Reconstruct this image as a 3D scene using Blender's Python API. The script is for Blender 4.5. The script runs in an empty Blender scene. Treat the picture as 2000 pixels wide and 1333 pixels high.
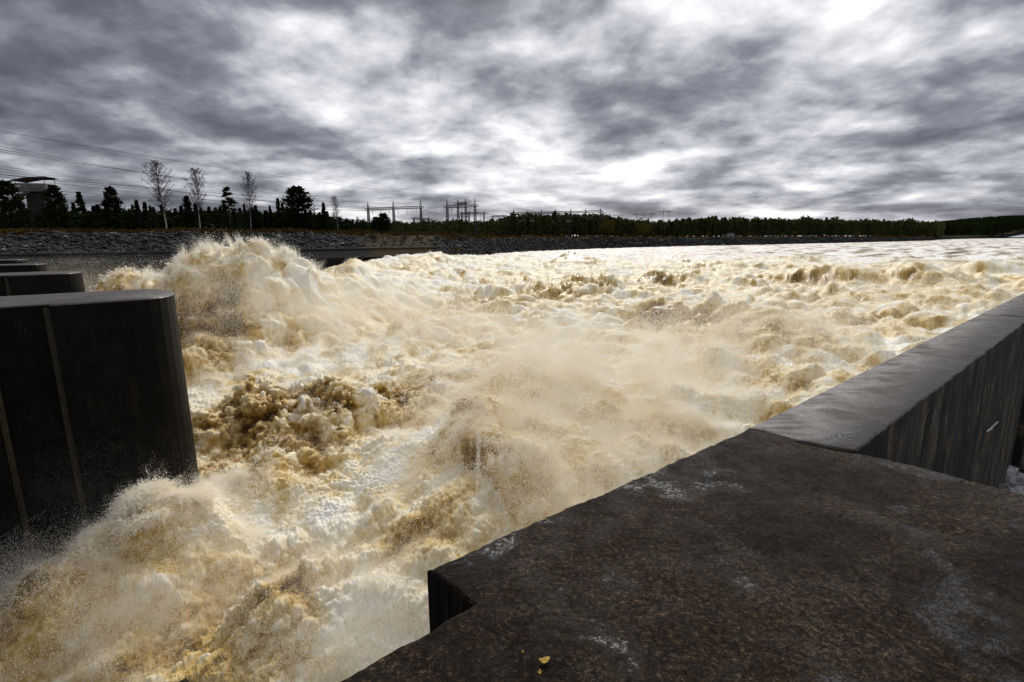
import bpy, bmesh, math, random
import numpy as np
from mathutils import Vector, Matrix
random.seed(7); rng = np.random.default_rng(11)
sc = bpy.context.scene
COL = sc.collection
QUAL = 1.0            # water mesh density factor

# ------------------------------------------------------------------ camera
CAMH = 1.6; F = 1000.0; PITCH = math.radians(11.1); ROLL = math.radians(0.5)
fw = Vector((0, math.cos(PITCH), -math.sin(PITCH)))
r0 = Vector((1, 0, 0)); u0 = r0.cross(fw)
up = u0 * math.cos(ROLL) + r0 * math.sin(ROLL)
rt = r0 * math.cos(ROLL) - u0 * math.sin(ROLL)
cam_d = bpy.data.cameras.new("camera"); cam = bpy.data.objects.new("camera", cam_d); COL.objects.link(cam)
cam.matrix_world = Matrix(((rt.x, up.x, -fw.x, 0), (rt.y, up.y, -fw.y, 0), (rt.z, up.z, -fw.z, CAMH), (0, 0, 0, 1)))
cam_d.sensor_width = 36; cam_d.lens = 18.0; cam_d.clip_start = 0.05; cam_d.clip_end = 20000
sc.camera = cam

def ray(px, py):
    return fw * F + rt * (px - 1000) + up * (666.5 - py)
def PZ(px, py, z=0.0):                     # where the ray meets height z
    d = ray(px, py); t = (z - CAMH) / d.z
    return Vector((d.x * t, d.y * t, z))
def PF(px, py, f):                         # at forward (world y) distance f
    d = ray(px, py); t = f / d.y
    return Vector((d.x * t, d.y * t, CAMH + d.z * t))

# ------------------------------------------------------------------ world, sun, exposure
sc.view_settings.view_transform = 'Standard'; sc.view_settings.look = 'None'
sc.view_settings.gamma = 1; sc.view_settings.exposure = 0.33
try: sc.view_settings.use_curve_mapping = False
except Exception: pass
SUN_EL = math.radians(38); SUN_AZ = math.radians(8)      # azimuth measured from +Y towards +X
W = bpy.data.worlds.new("World"); sc.world = W; W.use_nodes = True

class NT:
    def __init__(s, tree): s.t = tree; s.n = tree.nodes; s.l = tree.links; s.n.clear()
    def add(s, typ, ins=None, **kw):
        nd = s.n.new(typ)
        for k, v in kw.items(): setattr(nd, k, v)
        if ins:
            for k, v in ins.items():
                sock = nd.inputs[k]
                if isinstance(v, bpy.types.NodeSocket): s.l.new(v, sock)
                elif isinstance(v, bpy.types.Node): s.l.new(v.outputs[0], sock)
                else: sock.default_value = v
        return nd
    def math(s, op, a, b=0.0, c=0.0, clamp=False):
        return s.add('ShaderNodeMath', {0: a, 1: b, 2: c}, operation=op, use_clamp=clamp).outputs[0]
    def vm(s, op, a, b=(0, 0, 0)):
        nd = s.add('ShaderNodeVectorMath', {0: a, 1: b}, operation=op)
        return nd.outputs['Value'] if op in ('DOT_PRODUCT', 'LENGTH', 'DISTANCE') else nd.outputs[0]
    def noise(s, vec, scale, detail=4, rough=0.55, dist=0.0, out='Fac', lac=2.0):
        nd = s.add('ShaderNodeTexNoise', {'Vector': vec, 'Scale': scale, 'Detail': detail, 'Roughness': rough, 'Distortion': dist, 'Lacunarity': lac})
        return nd.outputs[out]
    def mapr(s, v, a, b, c=0.0, d=1.0, smooth=True):
        nd = s.add('ShaderNodeMapRange', {0: v, 1: a, 2: b, 3: c, 4: d})
        nd.interpolation_type = 'SMOOTHSTEP' if smooth else 'LINEAR'; return nd.outputs[0]
    def ramp(s, v, stops):
        nd = s.add('ShaderNodeValToRGB', {0: v}); e = nd.color_ramp.elements
        while len(e) < len(stops): e.new(0.5)
        for i, (p, c) in enumerate(stops):
            e[i].position = p; e[i].color = (*c, 1) if len(c) == 3 else c
        return nd.outputs[0]
    def mix(s, f, a, b, mode='MIX'):
        nd = s.add('ShaderNodeMix', data_type='RGBA', blend_type=mode)
        for k, v in ((0, f), (6, a), (7, b)):
            if isinstance(v, bpy.types.NodeSocket): s.l.new(v, nd.inputs[k])
            else: nd.inputs[k].default_value = v if k == 0 or len(v) == 4 else (*v, 1)
        return nd.outputs[2]

w = NT(W.node_tree)
gen = w.add('ShaderNodeTexCoord').outputs['Generated']
sky = w.add('ShaderNodeTexSky', sky_type='NISHITA', sun_disc=False)
sky.sun_elevation = SUN_EL; sky.sun_rotation = SUN_AZ
sep = w.add('ShaderNodeSeparateXYZ', {0: gen})
zp = w.math('MAXIMUM', sep.outputs[2], 0.0)
zc = w.math('ADD', zp, 0.34)
px_ = w.math('DIVIDE', sep.outputs[0], zc); py_ = w.math('DIVIDE', sep.outputs[1], zc)
pz_ = w.math('MULTIPLY', w.math('DIVIDE', zp, w.math('ADD', zp, 0.13)), 2.3)
pv = w.add('ShaderNodeCombineXYZ', {0: px_, 1: py_, 2: pz_}).outputs[0]
warp = w.noise(pv, 1.4, 2, 0.5, 0, 'Color')
pw = w.vm('ADD', pv, w.vm('MULTIPLY', warp, (0.16, 0.16, 0.16)))
def deck(v):
    a_ = w.noise(v, 2.0, 10, 0.52)
    b_ = w.noise(w.vm('ADD', v, (11, 5, 2)), 3.4, 9, 0.55)
    return w.math('ADD', w.math('MULTIPLY', a_, 0.64), w.math('MULTIPLY', b_, 0.58)), a_
c0_, n1 = deck(pw)
c1_, _n = deck(w.vm('ADD', pw, (0.0, 0.0, 0.13)))            # the deck a little higher up: thin tops are lit, thick bases dark
cl = w.math('ADD', w.math('SUBTRACT', c0_, .005), w.math('MULTIPLY', w.math('SUBTRACT', c0_, c1_), .75))
def blob(px, py, power, amt):
    d = ray(px, py).normalized()
    dt = w.vm('DOT_PRODUCT', gen, tuple(d))
    return w.math('MULTIPLY', w.math('POWER', w.math('MAXIMUM', dt, 0.0), power), amt)
bias = None
for b in [(560, 130, 70, .04), (800, 30, 90, -.05), (1040, 260, 90, .06), (1300, 280, 60, .03), (300, 60, 40, .03), (720, 230, 90, .04), (1700, 190, 120, .09), (1500, 400, 200, .05),
          (650, 420, 250, .08), (0, 300, 14, -.15), (180, 120, 30, -.01), (0, 0, 30, -.06), (1480, 20, 45, -.10), (1100, 290, 90, -.03), (250, 130, 40, .03), (2000, 60, 20, -.05), (1950, 350, 120, -.08),
          (1000, 20, 120, -.01), (1050, 425, 160, .08), (300, 180, 60, -.03), (900, 0, 2, .035)]:
    v = blob(*b); bias = v if bias is None else w.math('ADD', bias, v)
cl = w.math('ADD', cl, bias)
ccol = w.ramp(w.mapr(cl, 0.21, 1.01, 0, 1, False), [
    (0.0, (.055, .057, .078)), (0.24, (.12, .124, .152)), (0.40, (.218, .225, .262)), (0.53, (.395, .405, .445)), (0.66, (.60, .605, .635)), (0.80, (.86, .865, .88))])
bgc = w.add('ShaderNodeBackground', {0: ccol, 1: 0.95})
bgs = w.add('ShaderNodeBackground', {0: sky.outputs[0], 1: 0.10})
cover = w.mapr(n1, 0.70, 0.82, 0.97, 0.8)
wm = w.add('ShaderNodeMixShader', {0: cover, 1: bgs.outputs[0], 2: bgc.outputs[0]})
w.add('ShaderNodeOutputWorld', {0: wm.outputs[0]})

sd = bpy.data.lights.new("sun", 'SUN'); sd.energy = 2.3; sd.angle = math.radians(22); sd.color = (1, .965, .90)
sun = bpy.data.objects.new("sun", sd); COL.objects.link(sun)
tosun = Vector((math.sin(SUN_AZ) * math.cos(SUN_EL), math.cos(SUN_AZ) * math.cos(SUN_EL), math.sin(SUN_EL)))
sun.rotation_euler = tosun.to_track_quat('Z', 'Y').to_euler(); sun.location = (0, 0, 60)
sc.cycles.max_bounces = 10; sc.cycles.diffuse_bounces = 7; sc.cycles.glossy_bounces = 2; sc.cycles.transparent_max_bounces = 8

# ------------------------------------------------------------------ numpy noise
_perm = rng.permutation(256).astype(np.int32); _perm = np.concatenate([_perm, _perm, _perm[:2]])
_g3 = rng.normal(size=(256, 3)).astype(np.float32); _g3 /= np.linalg.norm(_g3, axis=1, keepdims=True)
def perlin(x, y, z):
    x = np.asarray(x, np.float32); y = np.asarray(y, np.float32); z = np.broadcast_to(np.asarray(z, np.float32), x.shape)
    xi = np.floor(x); yi = np.floor(y); zi = np.floor(z)
    xf = x - xi; yf = y - yi; zf = z - zi
    X = xi.astype(np.int32) & 255; Y = yi.astype(np.int32) & 255; Z = zi.astype(np.int32) & 255
    u = xf * xf * xf * (xf * (xf * 6 - 15) + 10); v = yf * yf * yf * (yf * (yf * 6 - 15) + 10); t = zf * zf * zf * (zf * (zf * 6 - 15) + 10)
    out = 0
    for i in (0, 1):
        a = _perm[X + i]; wx = u if i else 1 - u
        for j in (0, 1):
            b = _perm[a + Y + j]; wy = v if j else 1 - v
            for k in (0, 1):
                g = _g3[_perm[b + Z + k]]
                out = out + wx * wy * (t if k else 1 - t) * (g[..., 0] * (xf - i) + g[..., 1] * (yf - j) + g[..., 2] * (zf - k))
    return out * 1.6
def fbm(x, y, z, octs=4, gain=0.5):
    s = 0; a = 1; f = 1
    for o in range(octs):
        s = s + a * perlin(x * f + 17.3 * o, y * f - 9.1 * o, z * f + 3.3 * o); a *= gain; f *= 2.03
    return s
def sstep(a, b, x):
    t = np.clip((x - a) / (b - a), 0, 1); return t * t * (3 - 2 * t)

# ------------------------------------------------------------------ object helpers
def tag(o, label=None, cat=None, group=None, kind=None):
    if label: o['label'] = label
    if cat: o['category'] = cat
    if group: o['group'] = group
    if kind: o['kind'] = kind
    return o
def link(o, parent=None):
    COL.objects.link(o)
    if parent: o.parent = parent
    return o
def empty(name, loc=(0, 0, 0), rz=0.0):
    o = bpy.data.objects.new(name, None); o.location = loc; o.rotation_euler.z = rz; return link(o)
class MB:
    def __init__(s): s.v = []; s.f = []
    def add(s, vs, fs):
        n = len(s.v); s.v += [tuple(v) for v in vs]; s.f += [tuple(i + n for i in f) for f in fs]
    def box(s, c, sz, M=None):
        cx, cy, cz = c; hx, hy, hz = sz[0] / 2, sz[1] / 2, sz[2] / 2
        vs = [Vector((cx + a * hx, cy + b * hy, cz + d * hz)) for d in (-1, 1) for a, b in ((-1, -1), (1, -1), (1, 1), (-1, 1))]
        if M: vs = [M @ v for v in vs]
        s.add(vs, [(3, 2, 1, 0), (4, 5, 6, 7), (0, 1, 5, 4), (1, 2, 6, 5), (2, 3, 7, 6), (3, 0, 4, 7)])
    def tube(s, pts, rad, n=5, cap=True):
        pts = [Vector(p) for p in pts]; m = len(pts)
        if not hasattr(rad, '__len__'): rad = [rad] * m
        rings = []
        for i, p in enumerate(pts):
            d = (pts[min(i + 1, m - 1)] - pts[max(i - 1, 0)]).normalized()
            a = d.cross(Vector((0, 0, 1)) if abs(d.z) < .9 else Vector((1, 0, 0))).normalized(); b = d.cross(a)
            rings.append([p + (a * math.cos(2 * math.pi * k / n) + b * math.sin(2 * math.pi * k / n)) * rad[i] for k in range(n)])
        fs = []
        for i in range(m - 1):
            for k in range(n): fs.append((i * n + k, i * n + (k + 1) % n, (i + 1) * n + (k + 1) % n, (i + 1) * n + k))
        if cap: fs += [tuple(range(n))[::-1], tuple((m - 1) * n + k for k in range(n))]
        s.add([v for r in rings for v in r], fs)
    def mesh(s, name, mat, smooth=False):
        me = bpy.data.meshes.new(name); me.from_pydata(s.v, [], s.f); me.materials.append(mat)
        if smooth: me.polygons.foreach_set('use_smooth', [True] * len(me.polygons))
        me.update(); return me
    def build(s, name, mat, parent=None, smooth=False):
        return link(bpy.data.objects.new(name, s.mesh(name, mat, smooth)), parent)
def np_mesh(name, V, Fq, mat, smooth=True, attrs=None):
    me = bpy.data.meshes.new(name); n = Fq.shape[1]
    me.vertices.add(len(V)); me.vertices.foreach_set('co', np.ascontiguousarray(V, np.float32).ravel())
    me.loops.add(Fq.size); me.loops.foreach_set('vertex_index', np.ascontiguousarray(Fq, np.int32).ravel())
    me.polygons.add(len(Fq)); me.polygons.foreach_set('loop_start', np.arange(0, Fq.size, n, dtype=np.int32))
    me.polygons.foreach_set('use_smooth', np.full(len(Fq), smooth)); me.update(calc_edges=True)
    for k, a in (attrs or {}).items():
        at = me.attributes.new(k, 'FLOAT', 'POINT'); at.data.foreach_set('value', np.ascontiguousarray(a, np.float32).ravel())
    me.materials.append(mat); return me
def copy_tree(o, parent=None):
    c = o.copy(); COL.objects.link(c)
    if parent: c.parent = parent
    for ch in list(o.children): copy_tree(ch, c)
    return c

# ------------------------------------------------------------------ materials
def mat(name): 
    m = bpy.data.materials.new(name); m.use_nodes = True; return m, NT(m.node_tree)
def finish(t, **ins):
    b = t.add('ShaderNodeBsdfPrincipled', {k.replace('_', ' '): v for k, v in ins.items()})
    t.add('ShaderNodeOutputMaterial', {0: b.outputs[0]}); return b
def simple(name, col, rough=0.7, var=0.25, scale=3.0, metallic=0.0, spec=0.5, col2=None, bump=0.0, bscale=30):
    m, t = mat(name); o = t.add('ShaderNodeTexCoord').outputs['Object']
    n = t.noise(o, scale, 5, .6)
    c2 = col2 or tuple(c * (1 - var) for c in col)
    c = t.mix(t.mapr(n, .35, .65), c2, tuple(min(1, c * (1 + var * .5)) for c in col))
    kw = dict(Base_Color=c, Roughness=rough, Metallic=metallic)
    kw['Specular_IOR_Level'] = spec
    if bump: kw['Normal'] = t.add('ShaderNodeBump', {'Strength': bump, 'Distance': .02, 'Height': t.noise(o, bscale, 4)}).outputs[0]
    finish(t, **kw); return m

def concrete_rough():
    m, t = mat('wet_rough_concrete'); o = t.add('ShaderNodeTexCoord').outputs['Object']
    big = t.noise(o, .9, 6, .62, .4); med = t.noise(o, 5, 6, .6, .3); fine = t.math('ADD', t.math('MULTIPLY', t.noise(o, 38, 5, .7), .5), t.math('MULTIPLY', t.noise(o, 170, 4, .7), .5))
    fine2 = t.noise(o, 260, 4, .7)
    vor = t.add('ShaderNodeTexVoronoi', {'Vector': o, 'Scale': 70, 'Randomness': 1}, feature='F1').outputs['Distance']
    c = t.ramp(fine, [(.38, (.001, .0007, .0004)), (.46, (.008, .0048, .0024)), (.54, (.036, .0215, .011)), (.62, (.18, .12, .068))])
    c = t.mix(t.mapr(big, .42, .58), c, t.mix(.85, c, (.30, .27, .25), 'MULTIPLY'))
    mm = t.noise(t.vm('ADD', o, (1, 8, 0)), 16, 6, .7, .5)
    c = t.mix(t.mapr(mm, .42, .60), c, t.mix(.8, c, (.28, .25, .22), 'MULTIPLY'))
    c = t.mix(t.math('MULTIPLY', t.mapr(t.noise(t.vm('ADD', o, (6, 2, 0)), 1.3, 5, .65, .4), .5, .7), t.mapr(fine, .44, .58, 0, .7)), c, (.115, .09, .066))
    c = t.mix(t.math('MULTIPLY', t.mapr(med, .58, .78), .35), c, (.06, .054, .05))
    # light mineral bloom patches and rusty grains
    lp = t.math('MULTIPLY', t.mapr(t.noise(t.vm('ADD', o, (4, 1, 0)), 2.6, 9, .78, .9), .60, .74), t.mapr(fine, .45, .58))
    c = t.mix(t.math('MULTIPLY', lp, .26), c, (.18, .16, .14))
    rust = t.mapr(t.noise(t.vm('ADD', o, (9, 3, 0)), 28, 3, .6), .70, .78)
    c = t.mix(t.math('MULTIPLY', rust, .6), c, (.20, .085, .02))
    # puddles: near the water-side edge, mask by noise
    edge = t.add('ShaderNodeAttribute', attribute_name='edge_dist').outputs['Fac']
    pn = t.noise(t.vm('ADD', o, (2.3, 7.7, 0)), 1.7, 5, .6, .5)
    pud = t.math('MULTIPLY', t.mapr(pn, .54, .62), t.mapr(med, .38, .52))
    wet = t.math('MULTIPLY', pud, t.mapr(fine, .60, .47))
    rough = t.math('ADD', t.math('MULTIPLY', wet, -.30), t.mapr(med, .3, .7, .62, .85))
    h = t.math('ADD', t.math('MULTIPLY', fine, 1.0), t.math('MULTIPLY', vor, .55))
    h = t.math('ADD', h, t.math('MULTIPLY', fine2, .35)); h = t.math('ADD', h, t.math('MULTIPLY', med, 1.6))
    h = t.math('MULTIPLY', h, t.mapr(wet, 0, 1, 1, .02))
    bp = t.add('ShaderNodeBump', {'Strength': 1.0, 'Distance': .006, 'Height': h}).outputs[0]
    c = t.mix(t.math('MULTIPLY', wet, .6), c, (.05, .045, .042))
    b = finish(t, Base_Color=c, Roughness=rough, Normal=bp); b.inputs['Specular IOR Level'].default_value = .25
    t.l.new(t.math('ADD', t.math('MULTIPLY', wet, .16), .09), b.inputs['Specular IOR Level'])
    return m
def concrete_smooth():
    m, t = mat('wet_smooth_concrete'); g = t.add('ShaderNodeTexCoord').outputs['Object']
    mp = t.add('ShaderNodeMapping', {'Vector': g, 'Rotation': (0, 0, math.radians(0)), 'Scale': (.8, 3.2, 1)}).outputs[0]
    st = t.noise(mp, 1.0, 7, .62, .7); fine = t.noise(g, 40, 6, .65); med = t.noise(g, 3.5, 6, .6, .4)
    c = t.ramp(st, [(.3, (.022, .0155, .012)), (.5, (.045, .033, .026)), (.7, (.09, .07, .056))])
    c = t.mix(t.math('MULTIPLY', t.mapr(med, .5, .72), .45), c, (.13, .115, .10))
    c = t.mix(t.mapr(fine, .45, .62, 0, .55), c, (.014, .011, .010))
    c = t.mix(t.mapr(t.noise(g, .8, 6, .7, .6), .47, .58, 0, .6), c, (.026, .020, .017))
    fl = t.math('MULTIPLY', t.mapr(t.noise(t.vm('MULTIPLY', g, (14, 30, 1)), 1, 4, .6, .5), .60, .68), t.mapr(med, .45, .6))
    c = t.mix(t.math('MULTIPLY', fl, .55), c, (.33, .31, .32))
    rough = t.math('ADD', t.mapr(st, .38, .62, .26, .62), t.mapr(t.noise(g, 1.6, 5, .65, .5), .4, .6, -.06, .22))
    bp = t.add('ShaderNodeBump', {'Strength': .6, 'Distance': .009, 'Height': t.math('ADD', t.math('ADD', fine, t.noise(g, 130, 3, .6)), t.math('MULTIPLY', med, 2.0))}).outputs[0]
    finish(t, Base_Color=c, Roughness=rough, Normal=bp); return m
def concrete_face(name, dark, light, stain, spec=.4):
    m, t = mat(name); g = t.add('ShaderNodeTexCoord').outputs['Object']
    s1 = t.noise(t.vm('MULTIPLY', g, (1.1, 1.1, .38)), 1.5, 8, .7, 1.2)
    s2 = t.noise(t.vm('MULTIPLY', g, (2.6, 2.6, .8)), 1.5, 8, .72, 1.2)
    f = t.noise(g, 22, 6, .65)
    c = t.mix(t.mapr(s1, .42, .66), dark, light)
    c = t.mix(t.mapr(s2, .52, .66, 0, .7), c, stain)
    c = t.mix(t.mapr(t.noise(g, .7, 6, .7, .6), .45, .6, 0, .75), c, dark)
    c = t.mix(t.mapr(f, .55, .75, 0, .5), c, tuple(x * .25 for x in dark))
    ch = t.math('MULTIPLY', t.mapr(t.noise(t.vm('ADD', g, (5, 5, 5)), 3.0, 8, .78, .9), .64, .68), t.mapr(t.add('ShaderNodeSeparateXYZ', {0: g}).outputs[2], -2.6, -.4, 0, 1))
    c = t.mix(t.math('MULTIPLY', ch, .8), c, (.28, .22, .12))
    bp = t.add('ShaderNodeBump', {'Strength': .5, 'Distance': .015, 'Height': t.math('ADD', f, s2)}).outputs[0]
    b = finish(t, Base_Color=c, Roughness=.6, Normal=bp); b.inputs['Specular IOR Level'].default_value = spec; return m
M_ROUGH = concrete_rough(); M_SMOOTH = concrete_smooth()
M_FACE = concrete_face('damp_concrete_face', (.016, .013, .010), (.11, .09, .066), (.30, .24, .13), .3)
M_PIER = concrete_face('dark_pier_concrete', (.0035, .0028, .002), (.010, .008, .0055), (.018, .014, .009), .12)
M_RAIL = simple('guide_strip', (.045, .034, .014), .6, .4, 6)
M_OLD = simple('old_far_concrete', (.025, .021, .019), .8, .4, .5)
M_COP = simple('pale_wall_coping', (.05, .047, .044), .7, .3, 2)

# ------------------------------------------------------------------ channel frame
nose0 = PZ(345, 577)
sp_fit = PZ(157, 533) - nose0
D1 = (PZ(1915, 614) - PZ(1460, 838)).normalized()            # downstream, along our wall
D2 = Vector((-D1.y, D1.x, 0))                                # across, towards the far bank
L1p = PZ(1460, 838)
noseN = Vector((sp_fit.y, -sp_fit.x, 0)).normalized()        # normal of the pier-nose line, downstream
if noseN.dot(D1) < 0: noseN = -noseN
print('D1', D1, 'nose0', nose0, 'spacing', sp_fit, sp_fit.length, 'L1 across', L1p.dot(D2), 'noseN', noseN, 'pier3', PZ(85, 516), 'pier4', PZ(47, 508))

# ------------------------------------------------------------------ jagged slabs
def jag(poly, step, amp, keep=()):
    """subdivide a plan outline and roughen it; amp may be a list per edge"""
    out = []
    n = len(poly)
    for i in range(n):
        a = Vector(poly[i]).to_2d(); b = Vector(poly[(i + 1) % n]).to_2d(); L = (b - a).length
        am = amp[i] if hasattr(amp, '__len__') else amp
        stp = step[i] if hasattr(step, '__len__') else step
        k = max(1, int(L / stp)); nr = Vector((-(b - a).y, (b - a).x)).normalized()
        for j in range(k):
            p = a.lerp(b, j / k); w_ = 1 if j else 0
            o = float(perlin(p.x * 9, p.y * 9, 1.5)) * .6 + float(perlin(p.x * 31, p.y * 31, 4.5)) * .4 + float(perlin(p.x * 2.1, p.y * 2.1, 8.)) * .8
            out.append(p + nr * (o * am * w_))
    return out
def slab(name, poly, ztop, zbot, m_top, m_side, parent=None, cham=.012, dens=None, rough=0.0):
    """plan polygon (counter-clockwise) with a small chamfer; top and side are two materials of one body"""
    bm = bmesh.new(); n = len(poly); rings = []
    cen = []
    for i in range(n):
        a, p, b = poly[i - 1], poly[i], poly[(i + 1) % n]
        t = (b - a); nr = Vector((-t.y, t.x)); nr = nr.normalized() if nr.length > 1e-6 else Vector((0, 0))
        cen.append(p + nr * cham)
    from mathutils.geometry import delaunay_2d_cdt
    pts = [p.copy() for p in cen]; ni = 0
    if dens:                                   # a finer, gently uneven top close by
        xs = [p.x for p in poly]; ys = [p.y for p in poly]
        P_ = np.array([(p.x, p.y) for p in poly]); Q_ = np.roll(P_, -1, 0)
        gx, gy = np.meshgrid(np.arange(max(min(xs), dens[1]), min(max(xs), dens[2]), dens[0]), np.arange(max(min(ys), dens[3]), min(max(ys), dens[4]), dens[0]))
        g_ = np.stack([gx.ravel(), gy.ravel()], 1) + rng.uniform(-.3, .3, (gx.size, 2)) * dens[0]
        dmin = np.full(len(g_), 1e9)
        for (ax, ay), (bx, by) in zip(P_, Q_):
            e = np.array([bx - ax, by - ay]); t_ = np.clip(((g_ - [ax, ay]) @ e) / (e @ e + 1e-12), 0, 1)
            dmin = np.minimum(dmin, np.hypot(g_[:, 0] - ax - t_ * e[0], g_[:, 1] - ay - t_ * e[1]))
        g_ = g_[dmin > cham * 2.2]; pts += [Vector((float(a_), float(b_))) for a_, b_ in g_]
    vs, es, fs, ov, oe, of = delaunay_2d_cdt(pts, [], [list(range(n))], 1, 1e-6)
    va = np.array([(v.x, v.y) for v in vs]); inner = np.array([not any(q < n for q in o_) for o_ in ov])
    dz = (.35 * fbm(va[:, 0] * 1.1, va[:, 1] * 1.1, 0.5, 3) + .35 * fbm(va[:, 0] * 8, va[:, 1] * 8, 1.5, 3) + .25 * fbm(va[:, 0] * 22, va[:, 1] * 22, 2.5, 2)) * rough
    tv = [bm.verts.new((v.x, v.y, ztop + (float(dz[i]) if inner[i] else 0.0))) for i, v in enumerate(vs)]
    rings.append([None] * n)
    for i, o_ in enumerate(ov):
        for q in o_:
            if q < n: rings[0][q] = tv[i]
    rings.append([bm.verts.new((p.x, p.y, ztop - cham)) for p in poly])
    rings.append([bm.verts.new((p.x, p.y, zbot)) for p in poly])
    for f_ in fs:
        try: f = bm.faces.new([tv[i] for i in f_]); f.material_index = 0; f.smooth = True
        except ValueError: pass
    for a, b, mi in ((rings[0], rings[1], 0), (rings[1], rings[2], 1)):
        for i in range(n):
            j = (i + 1) % n
            if a[j] is a[i]: continue
            try: f = bm.faces.new((a[j], a[i], b[i], b[j])); f.material_index = mi
            except ValueError: pass
    bm.normal_update(); me = bpy.data.meshes.new(name); bm.to_mesh(me); bm.free()
    me.materials.append(m_top); me.materials.append(m_side)
    return link(bpy.data.objects.new(name, me), parent)

def v2(p): return Vector((p[0], p[1]))
A = v2(PZ(834, 1113)); B = v2(PZ(927, 1179)); W1 = v2(PZ(1460, 838)); W2 = v2(PZ(1672, 880))
E2 = v2(PZ(655, 1331)); C = v2(PZ(364, 1321)); C2 = v2(PZ(372, 1336))
d1 = v2(D1); d2 = v2(D2)
G0 = B + (E2 - B) * 3.2                                    # end of the groove behind the frame
Cin = C - d2 * ((C - G0).dot(d2))
G0 = B + (E2 - B).normalized() * ((Cin - B).dot((E2 - B).normalized()))
R1 = v2(PZ(1790, 911)); R2 = v2(PZ(1990, 962)); R3 = R2 + (R2 - R1).normalized() * 9
crack = [(1460, 838), (1492, 843), (1528, 853), (1562, 862), (1600, 869), (1640, 876), (1672, 880)]
crk = [v2(PZ(*c)) for c in crack]
plat = [A] + [v2(PZ(927, 1179))] + [G0, C, C - d1 * 7, C - d1 * 7 - d2 * 12, R3 - d1 * 9, R3, R2, R1] + [q - d1 * o_ for q, o_ in zip(crk[::-1], (.07, .08, .055, .04, .015, .01, 0))]
# outline runs clockwise when seen from above: make it counter-clockwise
def ccw(p):
    a = sum(p[i].x * p[(i + 1) % len(p)].y - p[(i + 1) % len(p)].x * p[i].y for i in range(len(p)))
    return p if a > 0 else p[::-1]
plat = ccw(plat)
amps = []; steps = []
for i in range(len(plat)):
    a, b = plat[i], plat[(i + 1) % len(plat)]; mid = (a + b) / 2
    near = mid.length < 9
    amps.append(.022 if near else 0.0); steps.append(.022 if near and (a - b).length < 12 else 1.0)
pl = slab('abutment_platform', jag(plat, steps, amps), 0, -13, M_ROUGH, M_PIER, dens=(.026, -1.3, 5.5, .3, 4.6), rough=.010)
tag(pl, 'wet brown rough concrete platform with a notched corner in the foreground', 'platform')

# training wall, three cast blocks along the channel
wid = -(v2(PZ(1700, 857)) - W1).dot(d2)
J1 = v2(PZ(1915, 614))
def block(a_, b_, name, label, skew=0.0, near=False):
    pa = W1 + d1 * a_; pb = W1 + d1 * b_
    poly = [pa, pa - d2 * wid - d1 * skew, pb - d2 * wid - d1 * skew * .4, pb] if not near else (crk + [pb - d2 * wid - d1 * .05, pb])
    poly = ccw(poly)
    am = []; st = []
    for i in range(len(poly)):
        p, q = poly[i], poly[(i + 1) % len(poly)]
        inner = abs((((p + q) / 2) - W1).dot(d2) + wid) < .12
        am.append(.014 if inner else .004); st.append(.04 if near else .3)
    zt = 0.004 if near else 0.0
    o = slab(name, jag(poly, st, am), zt, -13, M_SMOOTH, M_FACE); tag(o, label, 'wall', 'cast blocks of the river wall'); return o
aJ = (J1 - W1).dot(d1)
block(.012, aJ - .02, 'river_wall', 'long wet dark concrete wall block between the cracked platform and the first joint', near=True)
block(aJ + .03, aJ + 12, 'river_wall', 'concrete wall block beyond the far joint at the right edge of the photo')
block(aJ + 12.03, aJ + 90, 'river_wall', 'farthest concrete wall block running on beside the river')
print('wall width', wid, 'aJ', aJ)

# ------------------------------------------------------------------ spillway piers
PW = 4.3; UP = 16.0
def make_pier():
    nose0p = nose0 - D2 * .62 - D1 * .22
    root = empty('spillway_pier', (nose0p.x, nose0p.y, 0), math.atan2(D1.y, D1.x))
    # local x = downstream, y = across to the far bank, origin at the near corner of the nose
    pts = []
    n = 14
    for i in range(n + 1):
        a = -math.pi / 2 + math.pi * i / n
        pts.append(Vector((math.cos(a) ** .7 * 1.30 - 1.0 if math.cos(a) > 0 else -1.0, PW / 2 + math.sin(a) * PW / 2)))
    s0, s1, dp = -2.78, -4.2, .34
    pts += [Vector((-UP, PW)), Vector((-UP, .10)), Vector((s1, .10)), Vector((s1, dp)), Vector((s0, dp)), Vector((s0, 0))]
    body = slab('body', ccw(pts), 0, -13, M_SMOOTH, M_PIER, root, cham=.03)
    for xx in (s0, s1):
        g = MB(); g.box((xx + (-.08 if xx == s0 else .08), dp - .035, -6.3), (.13, .07, 12.4)); g.build('guide_rail', M_RAIL, root)
    return root
pier = make_pier()
tag(pier, 'nearest and largest dark concrete pier with two guide strips', 'pier', 'spillway piers')
plab = ['second dark pier, just behind the largest one', 'third pier, low in the mist behind the second', 'farthest and smallest pier at the left edge in the mist']
for k in range(1, 4):
    c = copy_tree(pier); c.location = pier.location + sp_fit * k; tag(c, plab[k - 1])

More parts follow.
